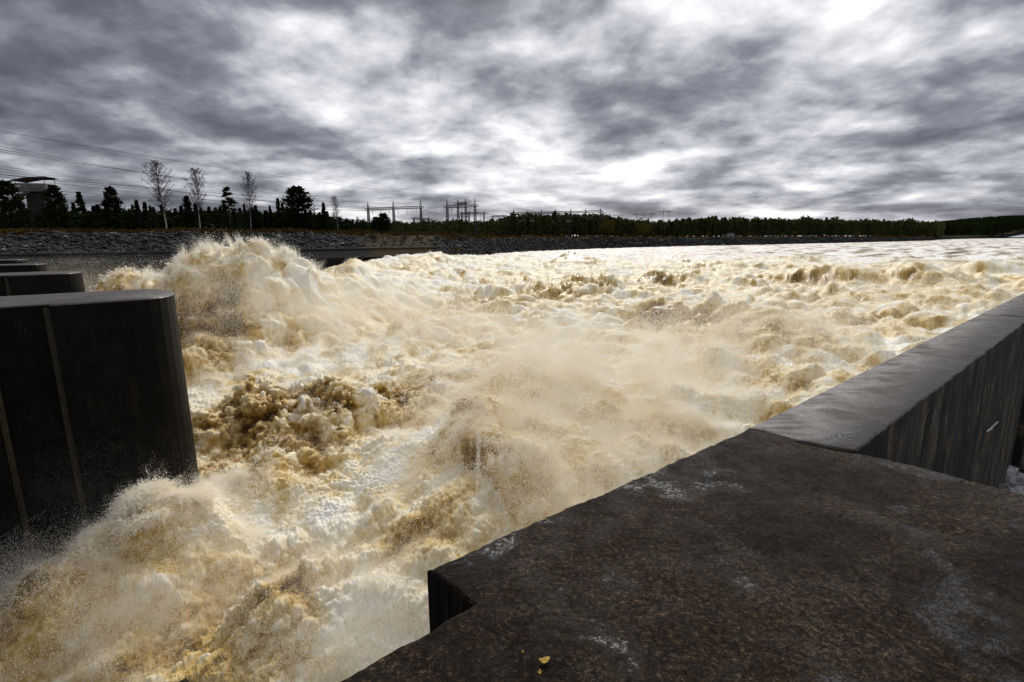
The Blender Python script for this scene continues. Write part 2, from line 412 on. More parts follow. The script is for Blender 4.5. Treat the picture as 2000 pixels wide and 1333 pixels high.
# ------------------------------------------------------------------ far shore: terrain in azimuth / distance
wallA = PZ(0, 496, .5); 
wpt = lambda px: None
def wall_f(px):          # forward distance of the far training wall seen at pixel column px (line parallel to D1)
    k = (px - 1000) / 1019.
    # (x0 + D1.x t) = k (y0 + D1.y t)
    t = (k * wallA.y - wallA.x) / (D1.x - k * D1.y); return wallA.y + D1.y * t
TPX = [-700, -300, 0, 150, 300, 450, 600, 700, 780, 857, 872, 950, 1050, 1200, 1350, 1500, 1650, 1760, 1822, 1835, 1905, 2000, 2300, 2800]
TSH = [wall_f(min(p, 857)) for p in TPX[:10]] + [wall_f(857) + 8, 151, 195, 250, 300, 335, 410, 500, 585, 780, 1000, 1350, 1700, 1900]
TBZ = [.3] * 10 + [-2.6, -3.4] + [-3.4] * 12
TTZ = [3.6, 3.5, 3.3, 3.3, 3.4, 3.4, 3.5, 3.4, 3.4, 3.3, 3.0, 2.5, 2.9, 2.7, 2.3, 2.1, 2.0, 1.8, 1.0, 1.5, 1.5, 1.5, 2, 2]
TW = [14, 14, 14, 14, 14, 14, 14, 26, 40, 34, 24, 13, 14, 14, 14, 15, 18, 22, 20, 25, 30, 30, 40, 40]
def tcol(K, tab): return np.interp(K * 1019 + 1000, TPX, tab)
def ground_z(x, y):
    x = np.asarray(x, float); y = np.asarray(y, float); K = x / y
    d = y - tcol(K, TSH); w_ = tcol(K, TW); t = np.clip(d / w_, 0, 1)
    zb = tcol(K, TBZ); zt = tcol(K, TTZ)
    z = zb + (zt - zb) * (t * .75 + .25 * sstep(0, 1, t))
    z = z + np.clip((d - w_) / 300, 0, 1) * 1.2
    hill = sstep(1080, 1900, y) * sstep(.62, .98, K) * 44
    z = np.where(d < 0, zb - 1.5 * np.clip(-d / 3, 0, 1), z) + hill
    nz = fbm(x * .09, y * .09, 2.0, 3) * .5 + fbm(x * .6, y * .6, 5.0, 3) * .28 * (t < 1) * (d > 1)
    return z + nz * np.clip(d / 3, 0, 1)
def gz(x, y): return float(ground_z(np.array([x]), np.array([y]))[0])

def m_ground():
    m, t = mat('bank_ground'); o = t.add('ShaderNodeTexCoord').outputs['Object']
    a = t.add('ShaderNodeAttribute', attribute_name='slope').outputs['Fac']
    n = t.noise(o, .35, 7, .65, .4); n2 = t.noise(o, 2.5, 6, .7)
    grass = t.ramp(n, [(.3, (.015, .013, .007)), (.5, (.05, .034, .011)), (.7, (.11, .07, .02))])
    rock = t.ramp(n2, [(.3, (.004, .004, .005)), (.55, (.014, .0135, .015)), (.75, (.04, .039, .042))])
    c = t.mix(t.mapr(t.math('ADD', a, t.math('MULTIPLY', t.math('SUBTRACT', n, .5), .9)), .35, .6), grass, rock)
    bp = t.add('ShaderNodeBump', {'Strength': .8, 'Distance': .3, 'Height': n2}).outputs[0]
    finish(t, Base_Color=c, Roughness=.95, Normal=bp).inputs['Specular IOR Level'].default_value = .1; return m
ks = np.linspace(-1.75, 1.8, 1500)
ds = np.concatenate([np.linspace(-3, 30, 60), np.linspace(31, 60, 16), np.geomspace(64, 5000, 34)])
KK, DD = np.meshgrid(ks, ds, indexing='ij'); YY = tcol(KK, TSH) + DD; XX = KK * YY
ZZ = ground_z(XX, YY)
wv = tcol(KK, TW); slope = 1 - sstep(.80, 1.02, DD / wv)
pxk = KK * 1019 + 1000; slope = slope * (1 - .6 * sstep(655, 735, pxk + 18 * fbm(KK * 60, DD * .3, 1., 3)) * (1 - sstep(840, 880, pxk)))
def grid_faces(a, b):
    i = np.arange(a * b).reshape(a, b)
    return np.stack([i[:-1, :-1], i[1:, :-1], i[1:, 1:], i[:-1, 1:]], -1).reshape(-1, 4)
me = np_mesh('river_bank', np.stack([XX, YY, ZZ], -1).reshape(-1, 3), grid_faces(*XX.shape), m_ground(), True, {'slope': slope})
tag(link(bpy.data.objects.new('river_bank', me)), kind='structure')
g = MB(); S = 9000; g.add([(-S, -S, -14), (S, -S, -14), (S, S, -14), (-S, S, -14)], [(0, 1, 2, 3)])
tag(g.build('ground', simple('dark_ground', (.05, .045, .035), .9, .3, .05)), kind='structure')

# far training wall
g = MB(); g2 = MB()
a = Vector((wall_f(-260) * (-1260) / 1019, wall_f(-260), 0)); b = Vector((wall_f(857) * (-143) / 1019, wall_f(857), 0))
ang = math.atan2(D1.y, D1.x); L = (b - a).length; M_ = Matrix.Translation(a) @ Matrix.Rotation(ang, 4, 'Z')
nseg = 9
far = empty('training_wall', a, ang)
for i in range(nseg):
    g.box(((i + .5) * L / nseg, .5, -5.85), (L / nseg - .03, 1.0, 12.4)); g2.box(((i + .5) * L / nseg, .5, .43), (L / nseg - .05, 1.16, .16))
g.build('wall_face', M_OLD, far); g2.build('coping', M_COP, far)
tag(far, 'low dark concrete wall with a pale top edge along the far bank', 'wall')

# ------------------------------------------------------------------ rocks on the far bank
def rock_mesh(k):
    bm = bmesh.new(); bmesh.ops.create_icosphere(bm, subdivisions=1, radius=1)
    for v in bm.verts: v.co *= random.uniform(.65, 1.2)
    V = np.array([v.co[:] for v in bm.verts]); Fc = np.array([[v.index for v in f.verts] for f in bm.faces]); bm.free(); return V, Fc
rocks = [rock_mesh(i) for i in range(6)]
def scatter(protos, P, S_, name, material, attrs=False, rotz_only=False, extra=None):
    Vs = []; Fs = []; n0 = 0
    idx = rng.integers(0, len(protos), len(P))
    for k, (V, Fc) in enumerate(protos):
        sel = np.where(idx == k)[0]
        if not len(sel): continue
        n = len(sel); an = rng.uniform(0, 6.283, n); ca, sa = np.cos(an), np.sin(an)
        R = np.zeros((n, 3, 3)); R[:, 0, 0] = ca; R[:, 0, 1] = -sa; R[:, 1, 0] = sa; R[:, 1, 1] = ca; R[:, 2, 2] = 1
        VV = np.einsum('nij,vj->nvi', R, V) * S_[sel][:, None, :] + P[sel][:, None, :]
        FF = Fc[None] + (np.arange(n) * len(V))[:, None, None] + n0
        Vs.append(VV.reshape(-1, 3)); Fs.append(FF.reshape(-1, Fc.shape[1])); n0 += n * len(V)
    return np_mesh(name, np.concatenate(Vs), np.concatenate(Fs), material, False)
M_ROCK = None
def m_rock():
    m, t = mat('bank_rock'); 
    g_ = t.add('ShaderNodeNewGeometry').outputs['Random Per Island']
    o = t.add('ShaderNodeTexCoord').outputs['Object']
    c = t.ramp(g_, [(0, (.004, .004, .005)), (.7, (.010, .0095, .011)), (.93, (.024, .024, .027)), (.985, (.22, .22, .23))])
    finish(t, Base_Color=t.mix(t.noise(o, 3, 4), c, t.mix(.8, c, (.4, .38, .36), 'MULTIPLY')), Roughness=.9); return m
M_ROCK = m_rock()
n = 15000
pxs = rng.uniform(-60, 1850, n); k_ = (pxs - 1000) / 1019
keep = (pxs < 660 + rng.exponential(25, n)) | (pxs > 850) | (rng.uniform(size=n) < .12)
k_ = k_[keep]; pxs = pxs[keep]; wv_ = tcol(k_, TW); tt = rng.uniform(-.05, .95, len(k_)); 
yy = tcol(k_, TSH) + wv_ * tt + (pxs < 860) * 1.2; xx = k_ * yy; zz = ground_z(xx, yy)
ss = rng.uniform(.15, .38, len(k_)) * (1 + (yy > 250) * .5) * (1 + .8 * (rng.uniform(size=len(k_)) > .93))
me = scatter(rocks, np.stack([xx, yy, zz + ss * .2], -1), np.stack([ss * rng.uniform(.8, 1.6, len(ss)), ss, ss * rng.uniform(.5, .9, len(ss))], -1), 'riprap', M_ROCK)
tag(link(bpy.data.objects.new('riprap', me)), 'dark broken rocks covering the far river bank', 'rocks', kind='stuff')

# ------------------------------------------------------------------ trees
def leaf_mat(name, dark, light, scale=.8):
    m, t = mat(name); o = t.add('ShaderNodeTexCoord').outputs['Object']
    g_ = t.add('ShaderNodeNewGeometry').outputs['Random Per Island']; n = t.noise(o, scale, 4)
    oi = t.add('ShaderNodeObjectInfo').outputs['Random']
    c = t.mix(t.math('MULTIPLY', t.math('ADD', g_, n), .5), dark, light)
    c = t.add('ShaderNodeHueSaturation', {'Hue': t.mapr(oi, 0, 1, .485, .515, False), 'Value': t.mapr(oi, 0, 1, .75, 1.25, False), 'Color': c}).outputs[0]
    finish(t, Base_Color=c, Roughness=1.0).inputs['Specular IOR Level'].default_value = 0; return m
M_NEED = leaf_mat('pine_needles', (.008, .014, .005), (.035, .05, .016))
M_NEED2 = leaf_mat('olive_needles', (.026, .030, .010), (.10, .10, .036))
M_BARE = leaf_mat('bare_twigs', (.018, .013, .012), (.055, .042, .038))
M_WIL = leaf_mat('budding_twigs', (.05, .045, .012), (.15, .12, .03))
M_BARK = simple('dark_bark', (.05, .035, .025), .9, .4, 4)
def m_birch():
    m, t = mat('white_birch_bark'); o = t.add('ShaderNodeTexCoord').outputs['Object']
    n = t.noise(t.vm('MULTIPLY', o, (3, 3, 9)), 1.2, 4, .6)
    z = t.add('ShaderNodeSeparateXYZ', {0: o}).outputs[2]
    c = t.mix(t.mapr(n, .52, .60), (.42, .37, .34), (.05, .04, .035))
    c = t.mix(t.mapr(z, 6, 11), c, (.10, .07, .055)); finish(t, Base_Color=c, Roughness=.8); return m
M_BIRCH = m_birch()
def np_from(mb_v, mb_f, name, material): return np_mesh(name, np.array(mb_v), np.array(mb_f), material, False)
def leaf_quads(C_, size, flat=.6, outward=None):
    """small random quads at centres C_"""
    n = len(C_); a = rng.normal(size=(n, 3)); a /= np.linalg.norm(a, axis=1, keepdims=True)
    if outward is not None: a = a * .6 + outward; a /= np.linalg.norm(a, axis=1, keepdims=True)
    b = np.cross(a, rng.normal(size=(n, 3))); b /= np.linalg.norm(b, axis=1, keepdims=True) + 1e-9
    s = (size * rng.uniform(.6, 1.4, n))[:, None]
    V = np.stack([C_ - b * s * .35, C_ + a * s * .9 - b * s * .1, C_ + a * s * 1.2 + b * s * .2, C_ + b * s * .35], 1)
    return V.reshape(-1, 3), np.arange(n * 4).reshape(n, 4)
def conifer(h, w_, crown0, kind, nl, leaf, name):
    """kind 'spruce': drooping whorls; 'pine': rounded tufts on rising limbs. returns trunk mesh, crown mesh"""
    tb = MB(); tb.tube([(0, 0, -1), (0, 0, h * .5), (0, 0, h * .97)], [h * .016, h * .010, h * .002], 6)
    CC = []; OO = []
    nb = int(nl / 26)
    for i in range(nb):
        u = rng.uniform(0, 1) ** .85; z = h * (crown0 + (1 - crown0) * u); an = rng.uniform(0, 6.283)
        if kind == 'spruce': R_ = w_ * .85 * (1 - u) + .04; drop = -.22; tuft = .13
        else: R_ = w_ * (1 - u) ** .55 * (.55 + .45 * min(1, u / .25)) + .15; drop = .3; tuft = .22
        R_ *= rng.uniform(.5, 1.15)
        dirv = np.array([math.cos(an), math.sin(an), drop]); tip = np.array([0, 0, z]) + dirv * R_
        if rng.uniform() < .35: tb.tube([(0, 0, z), tuple(tip)], [h * .003, h * .001], 3, False)
        k = 22; tt_ = rng.uniform(.35 if kind == 'pine' else .1, 1, k)[:, None]
        sp_ = tuft * (R_ * .5 + .25)
        c = np.array([0, 0, z]) + dirv * R_ * tt_ + rng.normal(size=(k, 3)) * sp_ * (np.array([1, 1, .45]) if kind == 'spruce' else np.array([1, 1, .7]))
        CC.append(c); OO.append(np.repeat((dirv + np.array([0, 0, .3]))[None], k, 0))
    C_ = np.concatenate(CC); O_ = np.concatenate(OO); kz = C_[:, 2] < h * 1.02; C_ = C_[kz]; O_ = O_[kz]
    V_, F_ = leaf_quads(C_, leaf, outward=O_)
    return tb, V_, F_
def tree_proto(nm, tb, VF, mleaf, mtrunk):
    return (tb.mesh('trunk', mtrunk, True), np_mesh('crown', VF[0], VF[1], mleaf, False))
def make_tree(name, meshes, pos, scale, rz):
    root = empty(name, pos, rz); root.scale = (scale[0], scale[0], scale[1])
    for nm, me_ in zip(('trunk', 'crown'), meshes): link(bpy.data.objects.new(nm, me_), root)
    return root
def con_set(kind, w_, c0, nl, leaf, material, n):
    out = []
    for i in range(n):
        tb, V_, F_ = conifer(10, w_ * rng.uniform(.9, 1.1), c0, kind, nl, leaf, ''); out.append(tree_proto('', tb, (V_, F_), material, M_BARK))
    return out
SPR = con_set('spruce', 2.1, .06, 5200, .30, M_NEED, 4)
PIN = con_set('pine', 2.0, .10, 5200, .30, M_NEED, 4)
BIGS = con_set('spruce', 4.4, .05, 2300, .34, M_NEED, 2); BIGP = con_set('pine', 2.6, .08, 6000, .30, M_NEED, 4)
SPR2 = con_set('spruce', 1.7, .05, 1500, .55, M_NEED2, 3)
PIN2 = con_set('pine', 1.5, .15, 1500, .55, M_NEED2, 3)
def bare(h, w_, seed, thick=.011, twigs=9, mtrunk=None, up_=1.35, mleaf=None):
    r_ = random.Random(seed); tb = MB(); cb = MB()
    bend = [Vector((0, 0, -1))]; p = Vector((0, 0, 0)); d = Vector((r_.uniform(-.05, .05), 0, 1))
    for i in range(9):
        bend.append(p.copy()); p = p + d * (h / 8.5); d = (d + Vector((r_.uniform(-.05, .05), r_.uniform(-.05, .05), 0))).normalized()
    tb.tube(bend, [h * thick * (1 - .95 * i / 9) + .006 for i in range(len(bend))], 6)
    def at(u):
        q = u * (len(bend) - 2) + 1; i = min(int(q), len(bend) - 2); return bend[i].lerp(bend[i + 1], q - i)
    nb = 46
    for i in range(nb):
        u = .26 + .72 * i / nb; an = i * 2.4 + r_.uniform(-.4, .4); env = math.sin(math.pi * min(1, ((u - .2) / .8) ** .8)) ** .7
        L_b = w_ * env * r_.uniform(.75, 1.15) + .25
        p = at(u); d = Vector((math.cos(an), math.sin(an), up_ + r_.uniform(-.1, .5))).normalized(); pts = [p.copy()]
        for k in range(4): p = p + d * L_b * .34; d = (d + Vector((r_.uniform(-.2, .2), r_.uniform(-.2, .2), .05))).normalized(); pts.append(p.copy())
        cb.tube(pts, [.035, .028, .02, .014, .008], 3, False)
        for k in range(twigs * 2):
            q = r_.uniform(.15, 1) * 4; j = min(int(q), 3); b0 = pts[j].lerp(pts[j + 1], q - j)
            dd_ = Vector((r_.gauss(0, 1), r_.gauss(0, 1), r_.uniform(-.5, .9))).normalized(); Lt = r_.uniform(.35, 1.0) * (w_ * .38)
            e = b0 + dd_ * Lt * .5 + Vector((0, 0, -.02)); e2 = e + (dd_ + Vector((0, 0, -.5))).normalized() * Lt * .5
            cb.tube([b0, e, e2], [.012, .009, .006], 3, False)
            for s_ in range(3):
                b1_ = b0.lerp(e, r_.uniform(.2, 1)); e3 = b1_ + Vector((r_.gauss(0, 1), r_.gauss(0, 1), r_.gauss(-.3, .8))).normalized() * Lt * .45
                cb.tube([b1_, e3], [.008, .005], 3, False)
    return (tb.mesh('trunk', mtrunk or M_BIRCH, True), cb.mesh('crown', mleaf or M_BARE))
def place(px, f, ytop=None, h=None, base=None):
    k = (px - 1000) / 1019; p = PF(px, 460, f); z = gz(p.x, p.y)
    if ytop is not None: h = PF(px, ytop, f).z - z
    return (p.x, p.y, z), h
# three tall bare birches on the bank
BI = [bare(10, 1.8, s_, twigs=8, up_=1.2) for s_ in (3, 5, 9)]
for i, (px, f, yt, wd, lab) in enumerate([
        (328, 112, 310, 1.12, 'tallest bare white-stemmed birch, leftmost of the three on the bank'),
        (393, 114, 322, .95, 'bare birch in the middle of the three tall birches'),
        (492, 118, 332, .85, 'slim bare birch standing right of the bushy dark spruce')]):
    pos, h = place(px, f, yt); t_ = make_tree('birch_tree', BI[i], pos, (h / 10 * wd, h / 10), i * 1.3)
    tag(t_, lab, 'tree', 'tall bare birches')
# single dark conifers
for px, f, yt, kind, wd, lab in [
        (587, 122, 366, 'P', 1.75, 'large broad dark pine, biggest evergreen on the far bank'),
        (452, 116, 365, 'S', 1.25, 'dark open spruce between the second and third birch'),
        (228, 122, 367, 'P', .95, 'pine with an open round top rising above the tree line'),
        (30, 98, 356, 'P', 1.35, 'dark misty pine at the left edge, left of the lookout tower'),
        (118, 104, 364, 'P', 1.15, 'dark pine right in front of the lookout tower'),
        (636, 126, 395, 'S', 1.0, 'narrow pointed spruce just right of the broad pine'),
        (373, 118, 384, 'P', .7, 'small pine beside the middle birch'),
        (275, 124, 390, 'S', .9, 'pointed spruce in the dark row left of the first birch'),
        (532, 124, 402, 'S', .8, 'small pointed spruce left of the broad pine'),
        (750, 160, 417, 'P', 1.9, 'round dense dark evergreen bush in front of the first gantry'),
        (735, 162, 424, 'P', 1.5, 'low dark evergreen bush beside the round one'),
        (640, 132, 430, 'S', .9, 'short dark spruce under the narrow pointed spruce')]:
    pos, h = place(px, f, yt); ms_ = BIGS[0] if px == 452 else (SPR[int(rng.integers(0, 4))] if kind == 'S' else BIGP[int(rng.integers(0, 4))])
    tag(make_tree('pine_tree' if kind == 'P' else 'spruce_tree', ms_, pos, (h / 10 * wd, h / 10), rng.uniform(0, 6)), lab, 'tree')
# dark row behind them
def row(n, x0, x1, f0, f1, ytf, protos, name, label, group, wr=(1.0, 1.6), jit=6):
    for i in range(n):
        px = x0 + (x1 - x0) * (i + rng.uniform(.1, .9)) / n; f = rng.uniform(f0(px), f1(px)) if callable(f0) else rng.uniform(f0, f1)
        pos, h = place(px, f, ytf(px) + rng.normal(0, jit)); h = max(h, 2.2)
        tag(make_tree(name, protos[int(rng.integers(0, len(protos)))], pos, (h / 10 * rng.uniform(*wr), h / 10), rng.uniform(0, 6)), label, 'tree', group)
row(60, -40, 700, 128, 150, lambda p: np.interp(p, [0, 150, 250, 600, 640, 700], [414, 396, 400, 404, 422, 434]), SPR, 'spruce_tree', 'dark young spruce in the close row behind the tall birches', 'dark trees behind the birches', (.8, 1.3), 7)
row(16, 130, 690, 126, 140, lambda p: np.interp(p, [0, 150, 250, 600, 640, 700], [432, 416, 418, 418, 432, 440]), PIN, 'pine_tree', 'dark bushy pine in the close row behind the tall birches', 'dark trees behind the birches', (1.2, 1.7), 6)
BS = [bare(7, 1.2, 40 + i, twigs=4, mtrunk=M_BARE) for i in range(3)]
row(26, 130, 720, 119, 130, lambda p: np.interp(p, [130, 300, 450, 640, 660, 720], [392, 398, 402, 408, 385, 425]), BS, 'bare_tree', 'slender leafless tree among the dark evergreens', 'slender bare trees in the left wood', (.7, 1.0), 9)
pos, h = place(661, 130, 380); tag(make_tree('bare_tree', BI[1], pos, (h / 10 * .8, h / 10), 2), 'pale leafless birch right of the narrow spruce, left of the gantries', 'tree')
shore = lambda p: float(np.interp(p, TPX, TSH))
WI = [bare(5, 1.6, 60 + i, twigs=6, mtrunk=M_BARE, up_=.7, mleaf=M_WIL if i % 2 else M_BARE) for i in range(4)]
row(46, 690, 900, lambda p: shore(p) + 4, lambda p: shore(p) + 36, lambda p: 452, WI, 'shrub', 'leafless brown shrub on the slope behind the pale-topped wall', 'bare shrubs above the far wall', (1.0, 1.8), 7)
row(40, 900, 1850, lambda p: shore(p) + 14, lambda p: shore(p) + 40, lambda p: 450, WI, 'shrub', 'leafless shrub on the grassy edge above the rocks', 'bare shrubs along the rocky bank', (1.0, 1.7), 5)
for px, yt, wd, lab in [(1187, 431, 2.4, 'yellow-green budding willow right of the last switchyard mast'), (1255, 437, 2.8, 'broad olive willow left of the three-legged pole'), (888, 452, 2.2, 'olive bush beside the pale concrete ramp')]:
    pos, h = place(px, shore(px) + 22, yt)
    tag(make_tree('willow_tree', WI[1], pos, (h / 5 * .6 * wd, h / 5), px), lab, 'tree')
    Cq = rng.normal(size=(900, 3)) * np.array([.75, .75, .9]) + np.array([0, 0, 2.9]); V_, F_ = leaf_quads(Cq, .16)
    link(bpy.data.objects.new('foliage', np_mesh('foliage', V_, F_, M_WIL, False)), bpy.data.objects[-1] if False else [o_ for o_ in COL.objects if o_.name.startswith('willow_tree')][-1])
for px, yt, lab in [(1180, 452, 'small dark spruce at the foot of the willow'), (1202, 450, 'small spruce right of the budding willow'), (1297, 452, 'lone small spruce on the rocky edge'), (1322, 446, 'taller dark spruce next to the lone small spruce'), (1015, 441, 'squat dark spruce under the switchyard row')]:
    pos, h = place(px, shore(px) + 17, yt); tag(make_tree('spruce_tree', SPR[1], pos, (h / 10 * 1.3, h / 10), 1), lab, 'tree')
# pine wood behind the switchyard and along the river, nearest ones as single trees
ytop = lambda p: float(np.interp(p, [690, 860, 960, 1000, 1060, 1180, 1230, 1300, 1340, 1500, 1600, 1700, 1800, 1840], [440, 436, 436, 424, 421, 424, 434, 436, 428, 429, 430, 431, 434, 437]))
row(150, 1000, 1830, lambda p: shore(p) + 45, lambda p: shore(p) + 75, lambda p: ytop(p) + 6, PIN2, 'pine_tree', 'olive young pine in the long wood beyond the river', 'pines in the long wood', (.7, 1.2), 5)
row(70, 1250, 1840, lambda p: shore(p) + 26, lambda p: shore(p) + 42, lambda p: 447, SPR2, 'spruce_tree', 'low spruce at the front edge of the long wood', 'small spruces before the long wood', (1.0, 1.6), 6)
# far wood as one mass
def forest(name, label, n, fpx, ff, fy, lean, material, base_sink=0):
    px = fpx(n); f = ff(px); k = (px - 1000) / 1019; x = k * f; z = ground_z(x, f)
    yt = fy(px) + rng.normal(0, 2.2, n) - 2.6 * fbm(px * .03, px * 0, .5, 3) - 3.5 * (rng.uniform(size=n) > .9); zt = CAMH + (np.interp(px, [-200, 2300], [480.2, 458.3]) - yt) / 1019 * f
    h = np.clip(zt - z, 4, 26) if fy(0) is not None else None
    protos = []
    for j in range(5):
        C_ = []; 
        m_ = 70; u = rng.uniform(0, 1, m_) ** .8; R_ = .17 * (1 - u) ** .8 + .02; an = rng.uniform(0, 6.283, m_)
        C_ = np.stack([np.cos(an) * R_ * rng.uniform(.3, 1, m_), np.sin(an) * R_ * rng.uniform(.3, 1, m_), .12 + .88 * u], 1); C_[0] = (0, 0, .97)
        V_, F_ = leaf_quads(C_, .10); protos.append((V_, F_))
    me_ = scatter(protos, np.stack([x, f, z], -1), np.stack([h * lean, h * lean, h], -1), name, material)
    return tag(link(bpy.data.objects.new(name, me_)), label, 'forest', kind='stuff')
vsh = np.vectorize(shore)
forest('pine_forest', 'dark far pine forest behind the switchyard and the long wood', 2600, lambda n: rng.uniform(680, 1840, n), lambda p: vsh(p) + rng.uniform(80, 220, len(p)),
       lambda p: np.interp(p, [690, 860, 960, 1000, 1060, 1180, 1230, 1300, 1340, 1500, 1600, 1700, 1800, 1840], [441, 437, 437, 428, 424, 427, 436, 438, 432, 432, 433, 434, 437, 438]), 1.2, M_NEED2)
forest('left_forest'.replace('left_', 'dense_'), 'dark dense wood behind the birches and pines', 900, lambda n: rng.uniform(-120, 720, n), lambda p: vsh(p) + rng.uniform(45, 90, len(p)),
       lambda p: np.interp(p, [0, 600, 720], [420, 420, 440]), 1.3, M_NEED)
forest('hill_forest', 'nearly black forest covering the low hill across the bay', 5200, lambda n: rng.uniform(1740, 2450, n), lambda p: np.maximum(vsh(p), 1040) + rng.uniform(4, 800, len(p)) ** 1.0,
       lambda p: np.interp(p, [1740, 1800, 1900, 2000, 2450], [436, 430, 423, 419, 410]), 1.0, M_NEED)
# rough grass and low brush
n = 26000; px = rng.uniform(-150, 1840, n); k_ = (px - 1000) / 1019; y_ = tcol(k_, TSH) + tcol(k_, TW) * rng.uniform(.8, 1.0, n) + rng.exponential(14, n); x_ = k_ * y_
z_ = ground_z(x_, y_); C_ = np.stack([x_, y_, z_ + .1], 1); V_, F_ = leaf_quads(C_, .55, outward=np.repeat(np.array([[0, 0, 1.2]]), n, 0))
tag(link(bpy.data.objects.new('dry_grass', np_mesh('dry_grass', V_, F_, leaf_mat('dry_grass_blades', (.035, .023, .008), (.14, .09, .026), .1), False))), 'yellow-brown dry grass along the top of the bank', 'grass', kind='stuff')

# ------------------------------------------------------------------ switchyard, pylons, lines
M_STEEL = simple('weathered_steel', (.05, .055, .065), .55, .3, .5, .3)
M_WOOD = simple('grey_wood_pole', (.08, .07, .06), .85, .3, 1)
M_WIRE = simple('wire', (.012, .012, .016), 1, .1, 1, spec=0)
M_INS = simple('insulator_glass', (.10, .12, .11), .3, .2, 2)
def lattice(mb, base, h, w0, w1, nseg, rad):
    b = Vector(base)
    def c(i, j):
        u = i / nseg; w_ = w0 + (w1 - w0) * u; return b + Vector(((-1, 1, 1, -1)[j] * w_ / 2, (-1, -1, 1, 1)[j] * w_ / 2, h * u))
    for j in range(4):
        mb.tube([c(0, j), c(nseg, j)], rad, 4, False)
        for i in range(nseg): mb.tube([c(i, j), c(i + 1, (j + 1) % 4)], rad * .6, 3, False); mb.tube([c(i, (j + 1) % 4), c(i + 1, j)], rad * .6, 3, False)
def beam(mb, p, q, w_, rad, nseg):
    p = Vector(p); q = Vector(q); d = (q - p); s_ = Vector((-d.y, d.x, 0)).normalized() * w_ / 2; u_ = Vector((0, 0, w_ / 2))
    cs = [s_ + u_, s_ - u_, -s_ - u_, -s_ + u_]
    for k in range(4):
        mb.tube([p + cs[k], q + cs[k]], rad, 3, False)
        for i in range(nseg): mb.tube([p + d * (i / nseg) + cs[k], p + d * ((i + 1) / nseg) + cs[(k + 1) % 4]], rad * .7, 3, False)
def gantry(cols, f, label, mastw=1.1, ins=3, rad=.09, depth=0.0):
    """cols: (px, y of mast top, y of beam); one welded frame of masts and beam"""
    P0, _ = place(cols[0][0], f, 0); root = empty('switchyard_gantry', P0); tag(root, label, 'gantry', 'steel gantries of the switchyard')
    O = Vector(P0); tops = []
    for i, (px, yt, yb) in enumerate(cols):
        ff_ = f + depth * i; pb, _ = place(px, ff_, 0); b = Vector(pb) - O; zt = PF(px, yt, ff_).z - P0[2]; zb = PF(px, yb, ff_).z - P0[2]
        mb = MB(); rad_ = rad * 1.75; lattice(mb, b + Vector((0, 0, -1)), zb - b.z + 1, mastw, mastw * .6, 12, rad_); lattice(mb, Vector((b.x, b.y, zb)), (zt - zb) * .8, mastw * .6, .1, 4, rad * .8)
        mb.tube([(b.x, b.y, zt - (zt - zb) * .3), (b.x, b.y, zt)], rad * .7, 4); mb.build('mast', M_STEEL, root); tops.append(Vector((b.x, b.y, zb)))
    bb = MB(); sb = MB()
    for a_, c_ in zip(tops, tops[1:]):
        beam(bb, a_, c_, mastw * .8, rad * 1.5, 12)
        for j in range(ins):
            q = a_.lerp(c_, (j + .5) / ins); sb.tube([q - Vector((0, 0, .3)), q - Vector((0, 0, 2.6))], .09, 5)
    a0, z0 = tops[0], tops[-1]; e = (z0 - a0).normalized() * 1.6; beam(bb, a0 - e, a0, mastw * .6, rad * .8, 2); beam(bb, z0, z0 + e, mastw * .6, rad * .8, 2)
    bb.build('beam', M_STEEL, root); sb.build('insulator', M_INS, root); return root
gantry([(722, 393, 409), (771, 391, 407), (824, 388, 405)], 235, 'first steel gantry with three lattice masts, where the power lines come in')
gantry([(875, 387, 404), (929, 386, 402)], 225, 'tall two-masted gantry forming the outer frame of the tight cluster')
gantry([(896, 388, 398), (911, 387, 397)], 245, 'inner pair of close masts joined by a high beam, within the tight cluster', ins=1)
gantry([(903, 413, 417), (917, 410, 416), (946, 410, 417)], 275, 'lower gantry seen through and behind the tight cluster', .9, 2, .08)
gantry([(810, 424, 427), (838, 424, 428)], 235, 'small low gantry under the third mast of the first gantry', .8, 2, .07)
gantry([(1003, 410, 417), (1029.5, 410, 417), (1057, 409, 416), (1085, 408, 415), (1114, 407, 415), (1143, 407, 414), (1172, 406, 413)], 300, 'long row of seven masts joined by one beam before the pine wood', 1.2, 3, .09)
gantry([(963, 419, 423), (985, 419, 422)], 290, 'small pale gantry between the tight cluster and the long row', .8, 1, .08)
gantry([(1016, 431, 433), (1046, 431, 433)], 270, 'low busbar frame under the first bays of the long row', .7, 2, .06)
gantry([(1076, 431, 433), (1112, 431, 433)], 272, 'low busbar frame under the middle bays of the long row', .7, 2, .06)
def hpole(cols, f, beamy, over, label):
    P0, _ = place(cols[0][0], f, 0); O = Vector(P0); root = empty('wooden_pylon', P0); tag(root, label, 'pylon', 'wooden pylons beyond the wood'); ts = []
    for px, pxt, yt in cols:
        pb, _ = place(px, f, 0); t_ = PF(pxt, yt, f) - O; mb = MB(); mb.tube([Vector(pb) - O - Vector((0, 0, 1)), t_], [.22, .14], 6); mb.build('leg', M_WOOD, root); ts.append(t_)
    zb = PF(cols[0][0], beamy, f).z - O.z; a_ = Vector((ts[0].x, ts[0].y, zb)); b_ = Vector((ts[-1].x, ts[-1].y, zb)); e = (b_ - a_).normalized() * over
    mb = MB(); mb.box(((a_ + b_) / 2)[:], ((b_ - a_).length + 2 * over, .3, .35)); mb.build('crossarm', M_WOOD, root)
    mb = MB()
    for q in (-.1, .5, 1.1): p_ = a_.lerp(b_, q); mb.tube([p_, p_ - Vector((0, 0, 1.6))], .1, 5)
    mb.build('insulator', M_INS, root)
